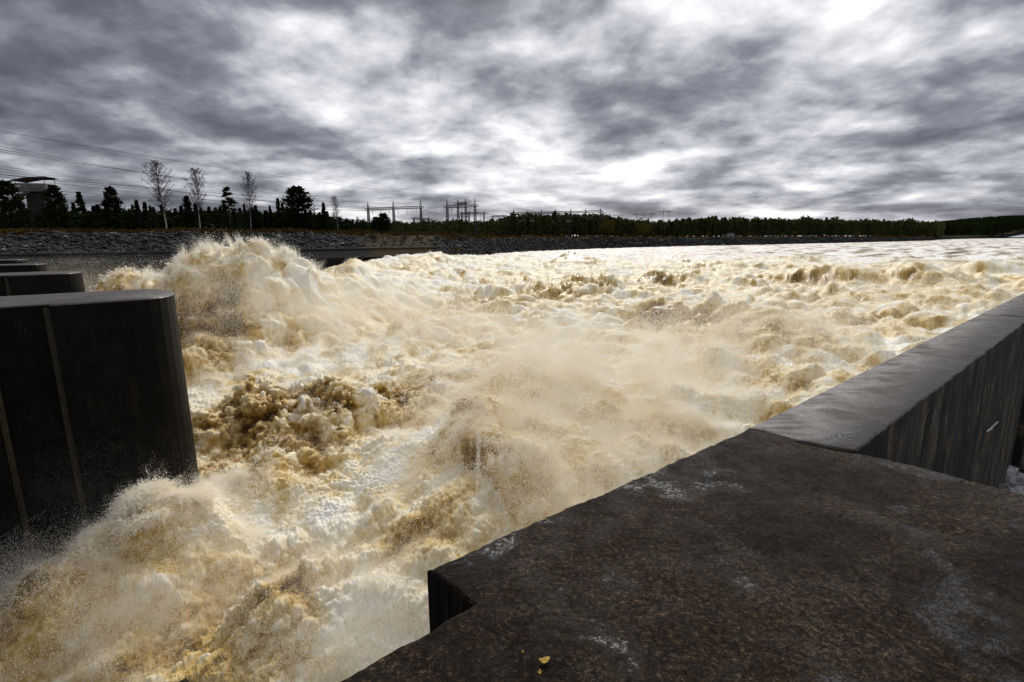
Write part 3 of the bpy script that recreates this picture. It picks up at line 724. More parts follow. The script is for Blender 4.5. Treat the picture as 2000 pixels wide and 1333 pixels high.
hpole([(1243, 1244, 415), (1258, 1258, 415), (1273, 1272, 415)], 480, 418.5, 4, 'three-legged wooden pylon above the olive willow')
hpole([(1293, 1296, 410), (1308, 1306, 410)], 470, 414, 4, 'two-legged pylon with splayed legs right of the three-legged one')
hpole([(1183, 1182, 417), (1201, 1199, 416)], 430, 420.5, 8, 'two-legged pylon just right of the long switchyard row')
wires = [((0, 222), (930, 386), 20), ((0, 252), (722, 394), 20), ((0, 258), (771, 392), 20), ((0, 263), (824, 390), 20), ((0, 298), (740, 409), 16), ((0, 303), (771, 409), 16),
         ((0, 310), (800, 408), 15), ((0, 316), (820, 407), 15), ((0, 322), (722, 411), 14), ((0, 345), (735, 412), 11), ((0, 352), (755, 411), 11), ((120, 330), (896, 400), 13)]
for i, ((xa, ya), (xb, yb), sag) in enumerate(wires):
    a_ = PF(xa, ya, 78); b_ = PF(xb, yb, 235); a_ = a_ + (a_ - b_) * .35
    mb = MB(); pts = []
    mid = PF((xa + xb) * .38, np.interp((xa + xb) * .38, [xa, xb], [ya, yb]) + sag * .1, 118)
    for j in range(41):
        u = (j / 40.) * 1.35 - .35 if False else j / 40.
        p_ = a_.lerp(b_, u); p_ = p_ - Vector((0, 0, (sag * .16) * 4 * u * (1 - u))); pts.append(p_)
    mb.tube(pts, .022, 4, False); o_ = mb.build('power_line', M_WIRE); tag(o_, 'thin overhead power line running from the upper left down to the gantries', 'power line', 'overhead lines to the switchyard')
for ya, yb, xa, xb in [(408, 412, 824, 875), (409, 413, 829, 880), (411, 418, 929, 1003), (414, 419, 946, 1010), (416, 419, 1172, 1243), (417, 420, 1180, 1258), (419, 415, 1273, 1296)]:
    a_ = PF(xa, ya, 235 if xa < 940 else (300 if xa < 1200 else 480)); b_ = PF(xb, yb, 225 if xb < 900 else (300 if xb < 1100 else 480))
    mb = MB(); mb.tube([a_.lerp(b_, j / 12) - Vector((0, 0, 6 * (j / 12) * (1 - j / 12))) for j in range(13)], .04, 4, False)
    tag(mb.build('power_line', M_WIRE), 'short line hanging between two neighbouring masts', 'power line', 'short lines between the masts')

# ------------------------------------------------------------------ lookout tower, lamp, small buildings
M_CON = simple('tower_concrete', (.16, .155, .15), .85, .3, .6); M_CON2 = simple('tower_dark_concrete', (.022, .021, .02), .85, .3, .6); M_WHITE = simple('white_paint', (.75, .75, .75), .5, .1, 2)
pos, _ = place(88, 118, 0); f = 118; mpp = f / 1019.
zt = lambda y: PF(88, y, f).z - pos[2]
tw = empty('lookout_tower', pos, math.radians(12)); tag(tw, 'grey concrete lookout tower with a canopy roof and outside stairs', 'tower')
g = MB(); g.box((0.2, 0, zt(378) / 2 - 1), (3.2, 3.2, zt(378) + 2)); g.box((1.9, .6, zt(400) / 2 - 1), (2.0, 2.4, zt(400) + 2)); g.build('shaft', M_CON2, tw)
g = MB(); g.box((0, 0, zt(374)), (6.0, 4.4, .35)); g.build('platform_slab', M_CON, tw)
g = MB(); zc_ = (zt(372) + zt(360)) / 2; hh = zt(360) - zt(372)
for c_, s_ in (((0, -2.1, zc_), (6.0, .14, hh)), ((0, 2.1, zc_), (6.0, .14, hh)), ((-2.93, 0, zc_), (.14, 4.0, hh)), ((2.93, 0, zc_), (.14, 4.0, hh))): g.box(c_, s_)
g.build('parapet', M_CON, tw)
for sx, sy in ((-2.7, -1.8), (2.7, -1.8), (2.7, 1.8), (-2.7, 1.8)): g = MB(); g.tube([(sx, sy, zt(362)), (sx, sy, zt(350))], .06, 6); g.build('post', M_STEEL, tw)
g = MB(); z1 = zt(349.5); g.add([(-3.2, -2.5, z1 - .5), (-.4, -2.5, z1 + .1), (3.2, -2.5, z1 + .3), (3.2, 2.5, z1 + .3), (-.4, 2.5, z1 + .1), (-3.2, 2.5, z1 - .5)] , [(0, 1, 4, 5), (1, 2, 3, 4)])
g.add([(-3.2, -2.5, z1 - .7), (-.4, -2.5, z1 - .1), (3.2, -2.5, z1 + .1), (3.2, 2.5, z1 + .1), (-.4, 2.5, z1 - .1), (-3.2, 2.5, z1 - .7)], [(4, 1, 0, 5), (1, 4, 3, 2)][:1] + [(2, 3, 4, 1)])
g.add([(-3.2, -2.5, z1 - .7), (-.4, -2.5, z1 - .1), (3.2, -2.5, z1 + .1), (3.2, -2.5, z1 + .3), (-.4, -2.5, z1 + .1), (-3.2, -2.5, z1 - .5)], [(0, 1, 4, 5), (1, 2, 3, 4)])
g.build('canopy_roof', M_CON, tw)
g = MB(); n_ = 14
for i in range(n_):
    u = i / (n_ - 1); g.box((-4.6 + 4.2 * u, -2.6, zt(405) + (zt(378) - zt(405)) * u), (.42, 1.1, .28))
g.tube([(-4.7, -3.1, zt(404)), (-.3, -3.1, zt(376))], .18, 4); g.build('stairs', M_CON, tw)
g = MB(); g.box((-4.9, -2.6, zt(405) / 2 - .6), (.5, 1.1, zt(405) + 1)); g.build('stair_support', M_CON2, tw)
pos, _ = place(54, 108, 0); lp = empty('lamp_post', pos); tag(lp, 'small lamp post with one arm left of the lookout tower', 'lamp post'); zz_ = PF(54, 364, 108).z - pos[2]
g = MB(); g.tube([(0, 0, 0), (0, 0, zz_)], [.09, .06], 6); g.build('pole', M_STEEL, lp); g = MB(); g.box((-.25, 0, zz_ + .05), (.9, .25, .15)); g.build('lamp_head', M_WHITE, lp)
def hut(px, f, w_, h_, label, mcol, cat='building'):
    pos, _ = place(px, f, 0); r_ = empty('small_building', pos, .3); tag(r_, label, cat)
    g = MB(); g.box((0, 0, h_ / 2), (w_, w_ * .6, h_)); g.build('wall', mcol, r_)
    g = MB(); W_ = w_ / 2 + .3; D_ = w_ * .3 + .3; g.add([(-W_, -D_, h_), (W_, -D_, h_), (W_, D_, h_), (-W_, D_, h_), (-W_, 0, h_ + w_ * .2), (W_, 0, h_ + w_ * .2)], [(0, 1, 5, 4), (3, 4, 5, 2), (0, 4, 3), (1, 2, 5), (0, 3, 2, 1)]); g.build('roof', M_CON2, r_)
    g = MB(); g.box((0, -w_ * .3 - .02, h_ * .45), (w_ * .2, .06, h_ * .55)); g.build('door', M_STEEL, r_)
hut(1425, shore(1425) + 24, 5, 2.2, 'small greenish shed among the low spruces of the long wood', simple('shed_green', (.22, .27, .24), .7, .1))
hut(1938, 1500, 12, 5, 'tiny white house on the dark hill across the bay', M_WHITE)
hut(352 + 20, 119, 2.4, .9, 'low white shelter between the first and second birch', M_WHITE)
a_ = PF(878, 463, shore(878) + 18)
pos, _ = place(884, shore(884) + 24, 0); g = MB(); g.box((0, 0, .25), (.8, 9, .3), Matrix.Rotation(math.radians(-50), 4, 'Z')); o_ = g.build('concrete_ramp', M_COP); o_.location = pos; tag(o_, 'short pale concrete ramp in the dry grass below the tight mast cluster', 'ramp')

# ------------------------------------------------------------------ small things on the abutment
def leaf(px, py, size, rz, label):
    p = PZ(px, py, .012); bm = bmesh.new(); n_ = 14; vs = []
    for i in range(n_):
        a = 2 * math.pi * i / n_; r_ = size * (1 + .25 * math.cos(a)) * (.9 + .1 * math.sin(3 * a)); vs.append(bm.verts.new((r_ * math.cos(a), .62 * r_ * math.sin(a), .003 * math.cos(2 * a) + .002)))
    c = bm.verts.new((0, 0, -.001))
    for i in range(n_): bm.faces.new((c, vs[i], vs[(i + 1) % n_]))
    ex = bmesh.ops.extrude_face_region(bm, geom=list(bm.faces)); 
    for v in ex['geom']:
        if isinstance(v, bmesh.types.BMVert): v.co.z += .0012
    bm.normal_update(); me_ = bpy.data.meshes.new('leaf'); bm.to_mesh(me_); bm.free(); me_.materials.append(M_LEAF)
    o = link(bpy.data.objects.new('fallen_leaf', me_)); o.location = p; o.rotation_euler.z = rz; tag(o, label, 'leaf', 'fallen leaves on the platform')
M_LEAF = simple('yellow_leaf', (.36, .22, .02), .8, .35, 60)
leaf(1061, 1290, .024, .2, 'bright yellow fallen leaf, the largest one on the wet platform')
leaf(1053, 1314, .011, 1.0, 'small yellow-brown leaf scrap just below the large yellow leaf')
leaf(1020, 1274, .008, 1.0, 'tiny yellow leaf scrap left above the large yellow leaf')
M_ROD = simple('galvanised_rod', (.45, .45, .45), .35, .2, 8, .6)
# rod on the landward face of the river wall
def on_face(px, py):       # meet the vertical plane of the wall's landward side
    q = W1 - d2 * wid; d = ray(px, py); nrm = Vector((d2.x, d2.y, 0)); t_ = (Vector((q.x, q.y, 0)) - Vector((0, 0, CAMH))).dot(nrm) / d.dot(nrm); return Vector((0, 0, CAMH)) + d * t_
p1 = on_face(1924, 844); p2 = on_face(1941, 823); out = -Vector((d2.x, d2.y, 0)) * .05
g = MB(); g.tube([p1 + out * .3, p2 + out], .014, 8); g.tube([p1 + out * .2, p1.lerp(p2, .35) + out], .009, 6); tag(g.build('metal_rod', M_ROD), 'short pale metal rod sticking out of the dark river wall', 'rod')
# vertical board joints and pilasters on that face
for k, (px, py, lab) in enumerate([(1985, 860, 'dark vertical rib on the landward side of the wall, left of the white rubble')]):
    p = on_face(px, py); g = MB(); c0 = Vector((p.x, p.y, -6.4)) + out * 1.5; g.box((0, 0, 0), (.22, .14, 12.6)); o_ = g.build('wall_rib', M_FACE); o_.location = c0; o_.rotation_euler.z = ang; tag(o_, lab, 'rib')
# pale rubble below, at the right edge
pr = PZ(1995, 940, -3.6); m_ = 90
P_ = np.stack([pr.x + rng.normal(0, 1.1, m_), pr.y + rng.normal(0, 1.1, m_), np.full(m_, -4.0) + rng.uniform(-.2, .3, m_)], 1)
me_ = scatter(rocks, P_, rng.uniform(.12, .42, (m_, 3)), 'rubble', simple('pale_rubble', (.42, .42, .43), .7, .6, 5)); tag(link(bpy.data.objects.new('rubble', me_)), 'pale broken stones at the foot of the river wall', 'stones', kind='stuff')
g = MB(); q = W1 - d2 * (wid - .1); c_ = q + d1 * 30 - d2 * 30; g.box((0, 0, 0), (62, 60, .5)); o_ = g.build('lower_yard', simple('yard_ground', (.03, .028, .025), .8, .5, 1)); o_.location = (c_.x, c_.y, -4.35); o_.rotation_euler.z = ang; tag(o_, kind='structure')

# ------------------------------------------------------------------ water: turbulent surface
cr = rng
def chan(x, y):       # s: metres downstream of the pier-nose line; a: metres across from our wall
    s = (x - nose0.x) * noseN.x + (y - nose0.y) * noseN.y
    a = (x - W1.x) * d2.x + (y - W1.y) * d2.y
    return s, a
def wbase(s):
    return np.interp(s, [-16, -9, -5.5, -2.5, 0, 4, 12, 35, 70, 110, 3000], [-9.6, -9.4, -8.9, -7.9, -6.9, -6.5, -6.2, -4.7, -3.1, -2.45, -2.45])
# bumps: (pixel x, pixel y, forward distance, top z, radius along the view, radius across, exponent)
def bp(px, f): q = PF(px, 600, f); return q.x, q.y
BUMPS = []
for px, f, h, ra, rl in [
        (315, 40, 5.0, 5, 3.0), (375, 38, 6.6, 5, 2.6), (425, 40, 5.9, 6, 2.4), (480, 40, 6.4, 6, 3.0), (550, 42, 6.3, 6, 3.2), (605, 44, 5.2, 6, 3.0), (655, 48, 3.6, 6, 3.4), (700, 54, 4.3, 7, 4.0), (680, 48, 2.6, 6, 4),
        (270, 42, 5.2, 6, 3.4), (225, 44, 4.2, 6, 3.2), (185, 47, 2.2, 6, 3.4),
        (420, 31, 1.9, 4, 4), (520, 30, 1.4, 4, 3.5),                     # flank of the plume
        (700, 85, 2.0, 14, 10), (780, 98, 2.6, 14, 12), (840, 105, 2.4, 14, 12), (900, 125, 1.2, 14, 14), (660, 80, 1.6, 10, 8), (700, 60, 2.2, 10, 7), (830, 80, 1.6, 9, 9), (760, 72, 1.3, 8, 8), (960, 95, 1.0, 9, 9),
        (620, 24, 1.1, 3.6, 4.2), (500, 23, 1.0, 2.8, 2.6), (760, 24.5, .8, 3.2, 3.4), (600, 19.5, .5, 2.0, 3),   # brown boil
        (450, 16.5, .5, 2, 2), (300, 14.3, 1.1, 2.0, 1.6), (170, 12.4, 1.7, 1.8, 2.2), (60, 11.6, 1.7, 2.0, 2.4), (-60, 11.5, 1.6, 2, 2.4), (560, 10.5, .9, 1.8, 2.0), (420, 10.0, .5, 2, 2),
        (820, 12.5, .7, 2.6, 2.2), (1000, 17, 1.5, 4, 3), (1120, 15, 1.1, 3, 2.5), (1080, 24, 1.5, 4, 3.4), (1250, 22, 1.3, 4, 3.2), (950, 19, 1.0, 3, 2.4),
        (1390, 40, 1.5, 3.2, 3.4), (1300, 42, 1.1, 3, 3), (1600, 62, 1.9, 3.2, 5.5), (1470, 36, 1.0, 3, 3), (1540, 33, .8, 3, 3), (1780, 58, 1.7, 4, 4), (1930, 64, 1.6, 4, 4),
        (1280, 66, 1.8, 3, 4), (1120, 100, 2.0, 6, 4.5), (1200, 112, 1.0, 6, 5), (1140, 60, 1.4, 3.5, 6), (1080, 58, .9, 3.5, 5), (1000, 50, 1.0, 3.5, 4),
        (850, 42, 1.2, 4, 4), (1680, 150, .8, 9, 7), (1370, 85, .9, 5, 6), (1560, 105, .7, 6, 7), (1960, 130, .7, 7, 8)]:
    x_, y_ = bp(px, f); BUMPS.append((x_, y_, h, ra, rl))
def bumps(x, y):
    z = np.zeros_like(x)
    for bx, by, h, ra, rl in BUMPS:
        n = math.hypot(bx, by); ux, uy = bx / n, by / n
        dx = x - bx; dy = y - by; al = (dx * ux + dy * uy) / ra; la = (-dx * uy + dy * ux) / rl
        q = al * al + la * la; m = q < 6
        z = z + np.where(m, h * np.exp(-np.minimum(q, 6) ** 1.15), 0) ** 3
    return z ** (1 / 3.)
def coarse(x, y):
    s, a = chan(x, y); d = np.hypot(x, y)
    wx = x + 1.6 * perlin(x * .12, y * .12, 3.); wy = y + 1.6 * perlin(x * .12, y * .12, 9.)
    al = wx * D1.x + wy * D1.y; ac = wx * D2.x + wy * D2.y
    ff = np.interp(d, [0, 18, 60, 110, 300, 900], [.75, .9, 1.15, .62, .26, .13])
    z = wbase(s) + bumps(x, y)
    z = z + ff * (.75 * perlin(al * .16, ac * .11, 1.) + .5 * (np.abs(perlin(al * .30, ac * .22, 5.)) * 1.6 - .35))
    return z

rows = int(1350 * QUAL); cols = int(1500 * QUAL)
th = np.linspace(math.radians(-57), math.radians(56), cols)
dep = np.concatenate([np.linspace(58, 25, int(rows * .26), endpoint=False), np.linspace(25, 6, int(rows * .42), endpoint=False), np.geomspace(6, .18, rows - int(rows * .68))])
Rr = 7.2 / np.tan(np.radians(dep)); Rr = Rr * np.interp(dep, [0, 4.5, 25], [.62, .8, 1.0])
TH, RR = np.meshgrid(th, Rr, indexing='ij')
X = (RR * np.sin(TH)).astype(np.float32); Y = (RR * np.cos(TH)).astype(np.float32)
Z = coarse(X, Y).astype(np.float32)
def normals(X, Y, Z):
    P = np.stack([X, Y, Z], -1); du = np.gradient(P, axis=0); dv = np.gradient(P, axis=1)
    n = np.cross(dv, du); n /= np.linalg.norm(n, axis=-1, keepdims=True) + 1e-9
    n *= np.sign(n[..., 2:3] + 1e-9); return n
def billow(x, y, z, f, octs=3, gain=.5):
    s_ = 0; a = 1
    for o in range(octs):
        s_ = s_ + a * np.abs(perlin(x * f + 31 * o, y * f + 7 * o, z * f - 13 * o)); a *= gain; f *= 2.1
    return s_
Dist = np.hypot(X, Y)
cell = Dist * np.interp(Dist, [20, 100, 400], [.0022, .0035, .006])                               # grid spacing at this distance
def lod(lam): return sstep(1.2, 3.5, lam / cell)      # fades wavelengths the grid cannot carry
rough_map = np.interp(Dist, [0, 15, 60, 110, 260, 700], [1, 1.0, .95, .5, .24, .15]).astype(np.float32)
def patches(px_list):
    m = np.zeros_like(X)
    for px, f, ra, rl, amt in px_list:
        bx, by = bp(px, f); n = math.hypot(bx, by); ux, uy = bx / n, by / n
        dx = X - bx; dy = Y - by; q = ((dx * ux + dy * uy) / ra) ** 2 + ((-dx * uy + dy * ux) / rl) ** 2
        m = np.maximum(m, amt * np.exp(-np.minimum(q, 20)))
    return m
boil = patches([(620, 23.5, 4.2, 5, 1), (500, 23, 3, 3, 1), (770, 24.5, 3.4, 4, .9), (620, 19, 2, 3, .6), (500, 11, 3, 3, .5), (450, 33, 4, 4, .5), (1400, 40, 4, 6, .5), (1000, 55, 8, 10, .5), (1120, 58, 5, 6, .8)])
calm = patches([(740, 16.2, 1.7, 1.6, 1), (640, 14.6, 1.0, 1.3, .9), (830, 18.3, 1.6, 1.5, .9)])      # foam-streaked sheet sliding between the boils
# first billow layer (big lumps)
N = normals(X, Y, Z)
up_face = np.clip(-(N[..., 0] * D1.x + N[..., 1] * D1.y), -1, 1)      # faces turned upstream
ruf = sstep(-.55, .6, fbm(X * .13, Y * .13, 12., 3)).astype(np.float32) * .75 + .3
boil = np.maximum(boil, .0)
wz = Z * 1.0
k1 = .34
b1 = billow(X + .8 * perlin(X * .5, Y * .5, wz * .5), Y + .8 * perlin(X * .5, Y * .5, wz * .5 + 7), wz, k1, 2, .5)
a1 = (.5 + .75 * ruf + .5 * boil) * rough_map * (1 - .8 * calm) * lod(1.6)
disp = (b1 - .42) * a1
X = X + N[..., 0] * disp * .8; Y = Y + N[..., 1] * disp * .8; Z = Z + N[..., 2] * disp
N = normals(X, Y, Z)
ralp = X * D1.x + Y * D1.y; racp = X * D2.x + Y * D2.y; fl = sstep(16, 34, Dist) * (1 - boil)
b2 = billow(ralp * (1 - .45 * fl), racp * (1 + .15 * fl), Z, .95, 2, .55)
a2 = (.26 * ruf + .50 * boil) * rough_map * (1 - .7 * calm) * lod(.6)
sgn = np.clip(2.2 * boil + .15 + 1.1 * fbm(X * .09 + 5, Y * .09, 31., 2), -1, 1) * (1 - .0 * fl)
disp2 = (b2 - .42) * a2 * sgn
X = X + N[..., 0] * disp2; Y = Y + N[..., 1] * disp2; Z = Z + N[..., 2] * disp2
N = normals(X, Y, Z)
b3 = billow(X, Y, Z, 3.1, 2, .6)
a3 = (.05 + .11 * ruf + .14 * boil) * rough_map * (1 - .5 * calm) * lod(.25)
b4 = billow(X, Y, Z, 11.0, 2, .6); a4 = .065 * rough_map * lod(.09)
s_, a_ = chan(X, Y)
al = X * D1.x + Y * D1.y; ac = X * D2.x + Y * D2.y
st = fbm(al * .9, ac * 3.4, 4.0, 3); 
disp3 = (b3 - .42) * a3 * np.where(sgn > -.3, 1.0, -.9) + (b4 - .42) * a4 + calm * st * .07
X = X + N[..., 0] * disp3; Y = Y + N[..., 1] * disp3; Z = Z + N[..., 2] * disp3

farw0 = sstep(60, 130, Dist)
# foam cover: 1 white aerated, 0 bare brown water
lf = fbm(X * .11, Y * .11, 7.7, 3); mf = fbm(X * .55, Y * .55, Z * .55, 3); ffm = fbm(X * 2.6, Y * 2.6, Z * 2.6, 3)
foam = .66 - .50 * np.clip(up_face, -.3, .6) * (1 - farw0) + .22 * lf + .26 * mf + .14 * ffm
foam = foam + (.16 + .5 * boil) * (b2 - .42) * sgn + (.14 + .2 * boil) * (b3 - .42) + .34 * boil * (b1 - .42)
foam = foam + .22 * fbm(al * .22 + .6 * mf, ac * 1.15 + .6 * mf, 21., 4) * (1 - .6 * boil)
brown = patches([(600, 23.5, 4.0, 4.0, .48), (470, 23.5, 2.6, 2.0, .55), (750, 24.5, 3.0, 3.4, .42), (560, 20, 1.6, 1.8, .3), (450, 34, 3.4, 3.0, .62), (380, 30, 3.5, 2.6, .5), (560, 36, 3, 3, .3), (385, 21, 2, 1.2, .35),
                 (520, 11, 2.4, 1.6, .42), (300, 11, 4, 2.2, .28), (700, 14.8, .6, .8, .35), (800, 12, 2, 1.8, .2), (990, 18, 2, 2.4, .3), (1110, 16, 2, 2.2, .35),
                 (850, 47, 4, 9, .22), (1010, 55, 3, 8, .35), (1130, 60, 2.5, 6, .45), (1060, 74, 4, 9, .2), (1120, 98, 3, 3, .5), (780, 85, 5, 5, .3),
                 (1400, 37.5, 2.2, 3.4, .40), (1290, 40, 2.2, 3, .35), (1600, 59, 2.5, 5, .38), (1470, 34, 2, 3, .2), (1540, 31, 2, 3, .3), (1800, 60, 8, 8, .15), (1280, 63, 2.5, 3.5, .4),
                 (1370, 82, 3, 5, .35), (1560, 100, 4, 6, .35)])
white = patches([(740, 16.2, 1.9, 1.7, .5), (640, 14.6, 1.2, 1.4, .45), (830, 18.3, 1.6, 1.5, .4), (680, 9.6, 1.6, 1.6, .35), (1150, 30, 6, 5, .25), (620, 34, 4, 5, .2), (1050, 27, 5, 4, .25)])
foam = foam - brown * (.85 + .9 * mf) + white
farw = sstep(75, 150, Dist)
streak = fbm(al * .05, ac * .22, 3., 4)
foam = foam * (1 - farw) + farw * (.64 + .75 * streak - .5 * brown)
foam = np.clip(foam, 0, 1)
V = np.stack([X, Y, Z], -1).reshape(-1, 3)
Fq = grid_faces(*X.shape)
cx = X.ravel()[Fq].mean(1); cy = Y.ravel()[Fq].mean(1)
sF, aF = chan(cx, cy)
Fq = Fq[(aF > -.9) & (cy < tcol(cx / np.maximum(cy, .01), TSH) + 6)]

def m_water():
    m, t = mat('foaming_brown_water'); o = t.add('ShaderNodeTexCoord').outputs['Object']
    fo = t.add('ShaderNodeAttribute', attribute_name='foam').outputs['Fac']
    fr = t.add('ShaderNodeAttribute', attribute_name='farw').outputs['Fac']
    n = t.noise(o, 7, 7, .68, .6); n2 = t.noise(o, 32, 5, .7, .3)
    v = t.math('ADD', fo, t.math('MULTIPLY', t.math('SUBTRACT', n, .5), .42)); v = t.math('ADD', v, t.math('MULTIPLY', t.math('SUBTRACT', n2, .5), .28))
    c = t.ramp(v, [(.0, (.13, .072, .010)), (.18, (.37, .215, .035)), (.36, (.68, .475, .155)), (.56, (.88, .765, .50)), (.76, (.94, .89, .75)), (1.0, (.97, .95, .89))])
    cf = t.ramp(v, [(.0, (.09, .065, .035)), (.3, (.30, .23, .14)), (.55, (.66, .59, .48)), (.75, (.95, .92, .88))])
    c = t.mix(fr, c, cf)
    bpn = t.add('ShaderNodeBump', {'Strength': .55, 'Distance': .06, 'Height': t.math('ADD', t.math('MULTIPLY', n, 1.0), t.math('MULTIPLY', n2, .5))}).outputs[0]
    rough = t.mapr(v, .2, .8, .32, .75)
    b = finish(t, Base_Color=c, Roughness=rough, Normal=bpn)
    b.inputs['IOR'].default_value = 1.33
    return m
M_WATER = m_water()
me = np_mesh('river_water', V, Fq, M_WATER, True, {'foam': foam, 'farw': farw})
tag(link(bpy.data.objects.new('river_water', me)), kind='structure')
print('water faces', len(Fq))

# ------------------------------------------------------------------ spray: droplets as point clouds
def m_spray(name, col):
    m, t = mat(name)
    g_ = t.add('ShaderNodeAttribute', attribute_name='tint').outputs['Fac']
    c = t.ramp(g_, [(0, (.70, .52, .24)), (.4, (.93, .86, .70)), (1, (.985, .97, .93))])
    d = t.add('ShaderNodeBsdfDiffuse', {0: c}); tr = t.add('ShaderNodeBsdfTranslucent', {0: c})
    mx = t.add('ShaderNodeMixShader', {0: .42, 1: d.outputs[0], 2: tr.outputs[0]})
    t.add('ShaderNodeOutputMaterial', {0: mx.outputs[0]}); return m
M_SPRAY = m_spray('spray_droplets', None)
def pc_tree(material):
    ng = bpy.data.node_groups.new('droplets', 'GeometryNodeTree')
    ng.interface.new_socket('Geometry', in_out='INPUT', socket_type='NodeSocketGeometry')
    ng.interface.new_socket('Geometry', in_out='OUTPUT', socket_type='NodeSocketGeometry')
    i = ng.nodes.new('NodeGroupInput'); o = ng.nodes.new('NodeGroupOutput'); mp = ng.nodes.new('GeometryNodeMeshToPoints')
    at = ng.nodes.new('GeometryNodeInputNamedAttribute'); at.data_type = 'FLOAT'; at.inputs['Name'].default_value = 'rad'
    sm = ng.nodes.new('GeometryNodeSetMaterial'); sm.inputs['Material'].default_value = material
    ng.links.new(i.outputs[0], mp.inputs['Mesh']); ng.links.new(at.outputs[0], mp.inputs['Radius'])
    ng.links.new(mp.outputs[0], sm.inputs['Geometry']); ng.links.new(sm.outputs[0], o.inputs[0]); return ng
NG = pc_tree(M_SPRAY)
def droplets(name, P, R, T, label):
    me = bpy.data.meshes.new(name); me.vertices.add(len(P)); me.vertices.foreach_set('co', np.ascontiguousarray(P, np.float32).ravel())
    for k, a in (('rad', R), ('tint', T)):
        at = me.attributes.new(k, 'FLOAT', 'POINT'); at.data.foreach_set('value', np.ascontiguousarray(a, np.float32))
    me.materials.append(M_SPRAY)
    o = link(bpy.data.objects.new(name, me)); md = o.modifiers.new('points', 'NODES'); md.node_group = NG
    tag(o, label, 'spray', kind='stuff'); print(name, len(P)); return o

# (1) spray torn off the surface everywhere, clumped, thicker over the mist patches
mist = patches([(430, 38, 8, 7, 1.0), (560, 40, 8, 5, .8), (300, 43, 6, 4, .9), (230, 45, 4, 3, .5), (450, 30, 5, 5, .5), (1060, 22, 6, 4.5, 1.0), (1250, 24, 7, 5, .9), (950, 17, 3, 3, .7), (1400, 30, 6, 5, .55), (1120, 15, 4, 3, .6),
                (700, 34, 6, 5, .5), (650, 45, 10, 7, .5), (300, 12.5, 3, 2.6, .7), (120, 11, 3, 3, .6), (560, 12, 3, 3, .4), (720, 10, 2.2, 2, .7), (1600, 56, 8, 9, .5), (1850, 50, 10, 9, .6), (1280, 62, 4, 4, .5),
                (1000, 60, 14, 10, .2), (420, 14, 3, 2.5, .4), (500, 8, 3, 3, .5)])
spray_w = (.20 + mist) * np.interp(Dist, [0, 60, 140, 260, 400], [1, 1, .5, .1, 0]) * (1 - .8 * calm)
clump = sstep(-.15, .55, fbm(X * .45, Y * .45, Z * .45, 4))
ok = (chan(X, Y)[1] > -.3)
wgt = (spray_w * (.12 + clump) * ok).ravel(); wgt = wgt / wgt.sum()
NP1 = int(2200000 * QUAL)
idx = rng.choice(len(wgt), NP1, p=wgt)
Nf = N.reshape(-1, 3)[idx]; P = V[idx].copy(); ds_ = Dist.ravel()[idx]; ms = mist.ravel()[idx]
hgt = np.minimum(rng.exponential(1, NP1), np.interp(ds_, [15, 35], [3.2, 1.9])) * (.07 + .50 * ms ** 1.3) * np.interp(ds_, [8, 20, 60], [.5, .8, 1.0])
hgt = hgt * (.25 + 1.5 * sstep(-.3, .7, fbm(P[:, 0] * .8, P[:, 1] * .8, P[:, 2] * .8, 3)))
jit = rng.normal(size=(NP1, 3)) * (.03 + .1 * ms[:, None])
P = P + Nf * (hgt * .6)[:, None] + jit; P[:, 2] += hgt * .6
nn = fbm(P[:, 0] * 1.7, P[:, 1] * 1.7, P[:, 2] * 1.7, 4)
kp = (nn > rng.uniform(-.55, .35, NP1) - .25)
P = P[kp]; ds_ = ds_[kp]; f0 = foam.ravel()[idx][kp]
hg = hgt[kp]; R = np.clip(ds_ * .00030, .003, .03) * (.5 + .6 * np.exp(-hg / .5)) * rng.lognormal(-.1, .45, len(P))
T = np.clip(f0 * .9 + .18 + rng.normal(0, .1, len(P)), 0, 1)
sa = chan(P[:, 0], P[:, 1])[1]; k2 = sa > .03
droplets('spray', P[k2], R[k2], T[k2], 'cream coloured spray and mist hanging over the rapids')

# (2) ragged throws of water: short ballistic strings of drops leaving the crests
crest = (b1 > .62).ravel() * (b2 > .4).ravel() * spray_w.ravel() * ok.ravel() * (Dist.ravel() < 75)
edge_b = patches([(300, 14.6, 1.2, 1.2, 3), (200, 13.2, 1.5, 1.5, 3), (380, 16, 1, 1, 1.5), (80, 12.2, 1.5, 1.5, 3), (380, 39, 3, 3, 1.6), (480, 41, 3, 3, 1.6), (250, 43, 3, 3, 1.0), (980, 14, 2, 2, .8), (1150, 13, 2, 2, .8), (740, 9.5, 1.5, 1.5, 1.0)]).ravel()
crest = crest * (.5 + edge_b * 3) + edge_b * ok.ravel() * .05; crest = crest / crest.sum()
NS = int(16000 * QUAL); L_ = 26
si = rng.choice(len(crest), NS, p=crest); base = V[si]; dd = Dist.ravel()[si]
vel = N.reshape(-1, 3)[si] * rng.uniform(.2, 1.2, (NS, 1)) + rng.normal(0, .6, (NS, 3)); vel[:, 2] = np.abs(vel[:, 2]) * .6 + rng.uniform(.1, .9, NS)
sc_ = np.interp(dd, [8, 16, 45, 80], [.30, .36, .62, .8])
tm = np.linspace(0, 1, L_)[None, :] * rng.uniform(.25, 1, (NS, 1)) + rng.normal(0, .012, (NS, L_))
Pt = base[:, None, :] + vel[:, None, :] * (tm * sc_[:, None])[..., None]
Pt[..., 2] -= 1.1 * sc_[:, None] * tm ** 2
Pt += np.cumsum(rng.normal(0, .022, (NS, L_, 3)), axis=1) * sc_[:, None, None] * 1.8
Rt = np.clip(dd * .00045, .004, .03)[:, None] * rng.lognormal(0, .45, (NS, L_)) * (1 - .5 * np.linspace(0, 1, L_)[None])
